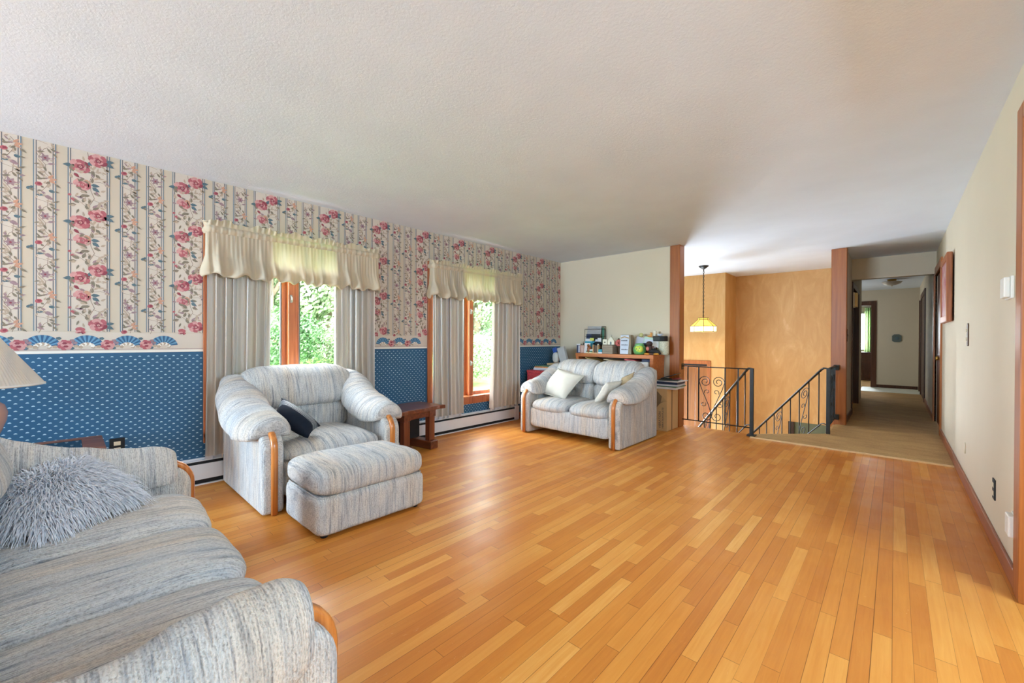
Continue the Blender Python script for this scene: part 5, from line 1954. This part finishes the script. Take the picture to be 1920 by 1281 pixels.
root = thing('umbrella', 'folded dark umbrella lying across the front of the mail rack', 'umbrella', (PXX(1205), 5.375, ZT), 0, TG)
G().tube([(-0.10, 0, 0.135), (-0.03, 0, 0.140), (0.08, 0, 0.152)], [0.008, 0.016, 0.012], 8).build('folded_cloth', NV, root)
G().tube([(-0.10, 0, 0.135), (-0.13, 0, 0.13)], [0.011, 0.012], 8).build('handle', RDC, root)
root = thing('ball', 'small pale yellow green ball above the lilac envelope on the rack', 'ball', (PXX(1194), 5.44, ZT + 0.235), 0, TG)
G().cushion((0, 0, 0.032), (0.03, 0.03, 0.03), (2, 2, 2), 10).build('ball', M('ball_yellow', C(206, 206, 140), 0.7, 0.2, (30, 30, 30)), root)
root = thing('figurine', 'small orange animal figurine on the back of the mail rack', 'figurine', (PXX(1209), 5.44, ZT + 0.238), 0, TG)
g = G()
g.cushion((0, 0, 0.014), (0.038, 0.016, 0.014), (2, 2, 2), 8)
g.cushion((0.018, 0, 0.042), (0.020, 0.016, 0.02), (2, 2, 2), 8)
g.build('body', M('figurine_orange', C(222, 158, 84), 0.6), root)
for x in (0.008, 0.028):
    G().tube([(x, 0, 0.056), (x, 0, 0.068)], [0.007, 0.001], 6).build('ear', m_oak, root)

# ------------------------------------------------------------------ carton and magazines beside the loveseat
root = thing('shipping_carton', 'tall narrow cardboard carton standing right of the loveseat', 'box', (0, 0, 0))
m_card = M('cardboard', C(206, 172, 124), 0.8, 0.05, (5, 5, 5))
m_card_d = M('cardboard_print', C(136, 112, 82), 0.8, 0.06, (5, 5, 5))
cx0, cx1, cy0, cy1, cz = -2.296, -2.118, 5.185, 5.55, 0.535
G().box(cx0, cx1, cy0, cy1, 0.0, cz).build('body', m_card, root, 0.003)
G().box(cx1 - 0.0005, cx1 + 0.0008, 5.33, 5.36, 0.0, cz).build('tape_seam', m_card_d, root)
G().prism([(-2.285, 0.50), (-2.24, 0.50), (-2.185, 0.44), (-2.20, 0.36), (-2.27, 0.27), (-2.285, 0.27)], 'y', cy0 - 0.0012, cy0 + 0.001).build('printed_shape', m_card_d, root)
g = G()
for k in range(7):
    x = -2.20 + k * 0.011
    g.tube([(x - 0.06, cy0 - 0.0006, 0.29 + k * 0.012), (x + 0.012, cy0 - 0.0006, 0.46 - k * 0.012)], 0.0009, 4)
g.build('printed_lines', m_card_d, root)
lettering('VIBRATION PLATE', m_ink, root, 0.033, (-2.160, cy0 - 0.0012, 0.03), (PI / 2, -PI / 2, 0), 'lettering')
lettering('VIBRATION', m_ink, root, 0.042, (-2.197, cy0 - 0.0012, 0.03), (PI / 2, -PI / 2, 0), 'lettering')
SGm = 'magazines on the cardboard carton'
zc = cz + 0.001
for k, (lb, th, mt, w_, d_, rz, dx) in enumerate((('thick white catalogue at the bottom of the stack on the carton', 0.030, PW, 0.26, 0.30, 0.03, 0.0), ('dark green thin catalogue second from the bottom on the carton', 0.012, GR, 0.27, 0.31, -0.05, 0.01),
                                              ('white magazine under the navy book on the carton', 0.022, PBW, 0.27, 0.31, 0.10, 0.012), ('navy patterned book in the stack on the carton', 0.032, NV, 0.26, 0.31, 0.04, 0.012),
                                              ('white edged magazine above the navy book on the carton', 0.012, PW, 0.29, 0.31, -0.06, 0.02), ('dark green covered magazine near the top of the stack on the carton', 0.012, M('dark_green_cover', C(62, 74, 70), 0.4), 0.24, 0.29, 0.22, 0.0))):
    flat('magazine', lb, 'magazine', (-2.145 + dx, 5.345, zc + th / 2), (w_, d_, th - 0.001), (0, 0, rz), mt, SGm)
    zc += th
root = thing('tablet', 'dark tablet tilted on the magazine stack against the post', 'tablet', (-2.15, 5.385, zc + 0.004))
G().obox((0, 0, 0.036), (0.20, 0.24, 0.010), (0, -0.33, 0.1)).build('case', M('tablet_dark', C(58, 66, 72), 0.25), root, 0.003)
root = thing('folded_leaflet', 'red leaflet lying under the right edge of the tilted tablet', 'leaflet', (-2.07, 5.40, zc + 0.002))
G().obox((0, 0, 0.006), (0.08, 0.20, 0.006), (0, -0.05, 0.1)).build('sheet', RDC, root)

# ------------------------------------------------------------------ things behind the loveseat's left end
root = thing('gift_box', 'red patterned box behind the left arm of the loveseat', 'box', (-3.80, 4.78, 0), 0.12)
m_redp = M('red_pattern', C(176, 52, 60), 0.6, 0.35, (45, 45, 45))
G().box(-0.20, 0.16, -0.13, 0.17, 0.0, 0.675).build('body', m_redp, root, 0.004)
G().box(-0.205, 0.165, -0.135, 0.175, 0.675, 0.715).build('lid', m_redp, root, 0.004)
for k, (lb, mt, th, rz) in enumerate((('pale blue book on the red patterned box', PBW, 0.020, 0.15), ('white book in the middle of the books on the red box', PW, 0.016, 0.05), ('orange brown book on the red patterned box', m_oak, 0.018, 0.2), ('green book topmost on the red patterned box', GR, 0.012, 0.1))):
    z = 0.7165 + sum((0.020, 0.016, 0.018, 0.012)[:k])
    flat('book', lb, 'book', (-3.79 + 0.01 * k, 4.80, z + th / 2), (0.27, 0.2, th - 0.001), (0, 0, rz), mt, 'books on the red box')
root = thing('storage_carton', 'plain cardboard carton mostly hidden behind the left of the loveseat', 'box', (-3.77, 5.24, 0))
G().box(-0.20, 0.20, -0.16, 0.16, 0.0, 0.80).build('body', m_card, root, 0.004)
root = thing('foam_board', 'grey board leaning up behind the left end of the loveseat', 'board', (-3.75, 5.20, 0.801))
G().obox((0, 0, 0.125), (0.13, 0.05, 0.25), (0, -0.30, 0)).build('board', M('grey_board', C(190, 190, 190), 0.8), root, 0.003)
root = thing('gift_bag', 'white bag with blue top beside the grey board behind the loveseat', 'bag', (-3.88, 5.20, 0.801))
G().cushion((0.0, 0, 0.085), (0.055, 0.05, 0.085), (2.4, 2.4, 2.6), 10).build('bag', M('bag_grey_white', C(206, 204, 198), 0.6), root)
G().obox((-0.012, 0, 0.20), (0.075, 0.06, 0.075), (0, -0.4, 0)).build('blue_top', M('bag_blue', C(44, 82, 160), 0.5), root, 0.006)

# ------------------------------------------------------------------ things on the right wall
root = thing('picture_frame', 'wide wood framed picture hanging on the right wall beside the far door', 'picture', (XR, 6.30, 1.36))
m_fr = wood('frame_wood', C(118, 62, 34), C(160, 92, 54), C(190, 124, 84), 2, 0.4, 40)
g = G()
for (a, b_, z0, z1) in ((-0.38, -0.31, 0, 0.69), (0.31, 0.38, 0, 0.69), (-0.31, 0.31, 0, 0.07), (-0.31, 0.31, 0.62, 0.69)):
    g.box(-0.055, -0.012, a, b_, z0, z1)
g.build('frame', m_fr, root, 0.008)
m, nt, N, L, bs = new_mat('painted_canvas')
L.new(ramp(nt, noise_node(nt, coords(nt, (1, 5, 5)), 1.0, 4, 0.6, 1.0), [(0.3, C(196, 178, 164)), (0.5, C(176, 122, 124)), (0.62, C(160, 84, 92)), (0.8, C(214, 200, 176))]), bs.inputs['Base Color'])
G().box(-0.045, -0.03, -0.31, 0.31, 0.07, 0.62).build('canvas', m, root)
G().box(-0.016, 0.0, -0.2, 0.2, 0.30, 0.34).build('hanger_bar', m_black, root)

root = thing('thermostat', 'white thermostat box high on the right wall', 'thermostat', (XR, 3.21, 1.43))
G().box(-0.012, 0.0, -0.075, 0.075, -0.055, 0.055).build('back_plate', m_white, root, 0.003)
G().box(-0.034, -0.012, -0.065, 0.03, -0.05, 0.05).build('cover', m_white, root, 0.005)
G().box(-0.024, -0.012, 0.03, 0.07, -0.048, 0.048).build('dial_panel', M('grey_plastic', C(204, 202, 196), 0.4), root, 0.003)
G().box(-0.0255, -0.0235, 0.04, 0.06, -0.01, 0.025).build('display', M('lcd', C(110, 116, 108), 0.3), root)
root = thing('switch_plate', 'brown double switch plate on the right wall below the picture', 'switch', (XR, 4.83, 1.215))
G().prism([(-0.035, -0.075), (-0.02, -0.09), (0.02, -0.09), (0.035, -0.075), (0.035, 0.075), (0.02, 0.09), (-0.02, 0.09), (-0.035, 0.075)], 'x', -0.008, 0.0).build('plate', m_brownplate, root, 0.002)
for z in (-0.035, 0.035):
    G().box(-0.016, -0.008, -0.006, 0.006, z - 0.012, z + 0.012).build('toggle', m_ivory, root)
root = thing('outlet_cover', 'round ivory blank cover low on the right wall near the carpet', 'outlet', (XR, 4.97, 0.295))
g = G().lathe([(0.045, 0), (0.043, 0.005), (0.0, 0.007)], n=22)
o = g.build('disc', m_ivory, root)
o.rotation_euler = (0, -PI / 2, 0)
root = thing('wall_outlet', 'black wall outlet low on the right wall', 'outlet', (XR, 3.62, 0.315))
G().box(-0.006, 0.0, -0.036, 0.036, -0.058, 0.058).build('plate', m_black, root, 0.002)
for z in (-0.024, 0.024):
    G().box(-0.0085, -0.006, -0.018, 0.018, z - 0.014, z + 0.014).build('receptacle', m_ivory, root, 0.002)
root = thing('phone_jack', 'white plastic box low on the right wall beside the door casing', 'jack', (XR, 3.04, 0.295))
G().box(-0.010, 0.0, -0.05, 0.05, -0.055, 0.055).build('back_plate', m_white, root, 0.003)
G().box(-0.032, -0.010, -0.045, 0.038, -0.05, 0.05).build('cover', m_white, root, 0.006)
root = thing('wall_outlet', 'black wall outlet on the blue wallpaper behind the sofa', 'outlet', (XL, 0.245, 0.385))
G().box(0.0, 0.006, -0.04, 0.04, -0.06, 0.06).build('plate', m_black, root, 0.002)
for z in (-0.022, 0.022):
    G().box(0.006, 0.009, -0.018, 0.018, z - 0.014, z + 0.014).build('receptacle', m_ivory, root, 0.002)

# ------------------------------------------------------------------ things in the hallway
root = thing('door_chime', 'cream and gold door chime box high on the hallway left wall', 'chime', (-0.485, 8.46, 1.70))
G().box(0.0, 0.055, -0.04, 0.10, 0.0, 0.22).build('cover', M('chime_gold', C(214, 188, 120), 0.35, 0.05, metal=0.2), root, 0.006)
G().box(0.0, 0.02, -0.05, 0.11, -0.01, 0.23).build('back_plate', m_ivory, root, 0.003)
root = thing('ceiling_light', 'small frosted glass ceiling light at the end of the hallway', 'light', (-0.05, 11.6, H))
G().lathe([(0.0, -0.03), (0.07, -0.028), (0.075, 0.0)], n=20).build('canopy', m_brass, root)
G().lathe([(0.0, -0.13), (0.06, -0.12), (0.13, -0.09), (0.165, -0.05), (0.16, -0.048), (0.12, -0.08), (0.0, -0.11)], n=24, pleat=0.02).build('glass_dish', M('frosted_glass', C(206, 200, 190), 0.4), root)
G().tube([(0, 0, -0.03), (0, 0, -0.14)], 0.008, 8).build('stem', m_brass, root)
root = thing('wall_plaque', 'small grey green eight sided plaque on the hallway end wall', 'plaque', (0.035, YE, 1.235))
G().prism([(-0.085, -0.06), (-0.045, -0.095), (0.045, -0.095), (0.085, -0.06), (0.085, 0.06), (0.045, 0.095), (-0.045, 0.095), (-0.085, 0.06)], 'y', -0.018, 0.0).build('board', M('plaque_grey', C(92, 106, 106), 0.6), root, 0.004)
G().cushion((0, -0.02, 0), (0.04, 0.006, 0.04), (2, 2, 2), 8).build('relief', m_leaf_t, root)
root = thing('switch_plate', 'brown switch plate on the edge of the red brown hallway post', 'switch', (-0.485, 7.33, 1.24))
G().box(0.0, 0.007, -0.035, 0.035, -0.085, 0.085).build('plate', m_brownplate, root, 0.002)
G().box(0.007, 0.014, -0.005, 0.005, -0.012, 0.012).build('toggle', m_brownplate, root)

# ------------------------------------------------------------------ outdoors
m_grass = M('lawn', C(92, 124, 52), 0.9, 0.25, (1.5, 1.5, 1.5))
g = G()
g.grid(lambda u, v: (XL - 0.5 - 34 * u, -14 + 56 * v, -0.75 + (1.25 * min(1, u * 34 / 10.5)) + 0.05 * math.sin(u * 40 + v * 30)), 30, 30)
o = tag(g.build('lawn', m_grass), 'sunlit green lawn rising behind the windows', 'grass', None, 'stuff')


def leaf_mat(name, a, b_):
    m, nt, N, L, bs = new_mat(name)
    f = noise_node(nt, coords(nt, (4, 4, 4)), 1.0, 2)
    c = ramp(nt, f, [(0.35, a), (0.65, b_)])
    L.new(c, bs.inputs['Base Color'])
    bs.inputs['Roughness'].default_value = 0.6
    out = N['Material Output']
    t = N.new('ShaderNodeBsdfTranslucent')
    L.new(c, t.inputs[0])
    mx = N.new('ShaderNodeMixShader')
    mx.inputs[0].default_value = 0.4
    L.new(bs.outputs[0], mx.inputs[1])
    L.new(t.outputs[0], mx.inputs[2])
    L.new(mx.outputs[0], out.inputs['Surface'])
    return m


m_leafA = leaf_mat('leaf_light', C(134, 154, 118), C(166, 182, 144))
m_leafB = leaf_mat('leaf_mid', C(98, 120, 88), C(138, 156, 118))
m_leafC = leaf_mat('leaf_deep', C(44, 76, 40), C(72, 104, 60))
m_bark = M('bark', C(110, 96, 80), 0.9, 0.2, (8, 8, 8))


def tree(label, x, y, z0, h, r, mat, n, seed, lsz, group='trees beyond the lawn', name='tree', low=0.15):
    root = thing(name, label, 'tree' if name == 'tree' else 'bush', (x, y, z0), 0, group)
    rnd = random.Random(seed)
    blobs = []
    for k in range(16):
        a = rnd.random() * 2 * PI
        q = rnd.random() ** 0.5 * r * 0.75
        blobs.append((q * math.cos(a), q * math.sin(a), h * (low + (0.92 - low) * rnd.random()), r * rnd.uniform(0.3, 0.5)))
    g = G()
    for k in range(n):
        b_ = blobs[k % 16]
        d = Vector((rnd.gauss(0, 1), rnd.gauss(0, 1), rnd.gauss(0, 1))).normalized()
        rr = b_[3] * (0.55 + 0.5 * rnd.random())
        p = Vector(b_[:3]) + d * rr
        p.z = max(p.z, 0.05)
        nn = (d + Vector((rnd.uniform(-1, 1), rnd.uniform(-1, 1), rnd.uniform(-0.5, 1)))).normalized()
        e1 = nn.orthogonal().normalized()
        e2 = nn.cross(e1)
        s1, s2 = lsz * rnd.uniform(0.6, 1.2), lsz * rnd.uniform(0.35, 0.7)
        g.add([p - e1 * s1, p + e2 * s2, p + e1 * s1, p - e2 * s2], [(0, 1, 2, 3)])
    c = g.build('foliage', mat, root)
    g = G()
    g.tube([(0, 0, -0.3), (0.1, 0.05, h * 0.35), (0, 0.1, h * 0.75)], [r * 0.09, r * 0.07, r * 0.03], 8)
    for k in range(4):
        a = k * 1.6 + seed
        g.tube([(0.08, 0.05, h * 0.3), (r * 0.5 * math.cos(a), r * 0.5 * math.sin(a), h * 0.55)], [r * 0.045, r * 0.02], 6)
    g.build('trunk', m_bark, root)
    return root


tr = [('pale green tree at the left seen through the window behind the armchair', -15.0, 4.4, 0.45, 7.5, 2.2, m_leafA),
      ('pale green tree right of the mullion in the window behind the armchair', -15.5, 6.7, 0.45, 7.8, 2.4, m_leafA),
      ('mid green tree standing behind the pale trees outside the near window', -18.5, 6.2, 0.45, 9.0, 2.8, m_leafB),
      ('tall pale tree far left outside the near window', -18.0, 2.6, 0.45, 9.0, 2.8, m_leafA),
      ('bright green tree left in the window nearest the loveseat', -13.5, 12.2, 0.4, 7.6, 2.3, m_leafB),
      ('bright green tree right in the window nearest the loveseat', -13.5, 15.6, 0.4, 7.6, 2.4, m_leafB),
      ('deep green tree standing behind the bright trees outside the far window', -17.5, 14.6, 0.45, 9.0, 3.0, m_leafB),
      ('broad pale tree in the rear row outside the near window', -22.0, 8.6, 0.45, 9.5, 3.4, m_leafA),
      ('broad pale tree at the left of the rear row outside the near window', -22.0, 4.6, 0.45, 9.5, 3.0, m_leafA),
      ('broad mid green tree in the rear row outside the window nearest the loveseat', -21.0, 18.0, 0.45, 9.5, 3.4, m_leafB),
      ('mid green tree between the two groups of trees beyond the lawn', -16.5, 10.0, 0.45, 8.4, 2.5, m_leafB)]
for k, (lb, x, y, z, h, r, mt) in enumerate(tr):
    tree(lb, x, y, z, h * 0.88, r, mt, 22000, k + 3, 0.088, low=0.04)
root = thing('hedge', 'long mid green hedge along the far side of the lawn', 'hedge', (-25.0, 12.0, 0.4))
g = G()
rnd = random.Random(77)
for k in range(15000):
    p = Vector((rnd.uniform(-0.9, 0.9), rnd.uniform(-13, 13), 3.4 * rnd.random() ** 0.8))
    nn = Vector((rnd.gauss(0, 1), rnd.gauss(0, 1), rnd.gauss(0, 1))).normalized()
    e1 = nn.orthogonal().normalized()
    e2 = nn.cross(e1)
    g.add([p - e1 * 0.22, p + e2 * 0.12, p + e1 * 0.22, p - e2 * 0.12], [(0, 1, 2, 3)])
g.build('foliage', m_leafB, root)
g = G()
for k in range(12):
    y = -12 + 2.1 * k
    g.tube([(0, y, -0.2), (0.1, y + 0.1, 2.2)], [0.08, 0.03], 6)
g.build('stems', m_bark, root)
for k, (lb, x, y, mt) in enumerate((('low dark green bush at the lawn edge left of the mullion in the near window', -12.6, 4.15, m_leafC), ('low grey green bush right of the mullion in the near window', -12.8, 6.3, m_leafB),
                                    ('low green bush close to the window nearest the loveseat', -9.6, 8.3, m_leafB), ('second low green bush outside the window nearest the loveseat', -10.2, 10.6, m_leafC))):
    tree(lb, x, y, 0.3 if k < 2 else -0.1, 1.5, 1.1, mt, 5000, k + 40, 0.05, 'bushes at the lawn edge', 'bush', 0.2)
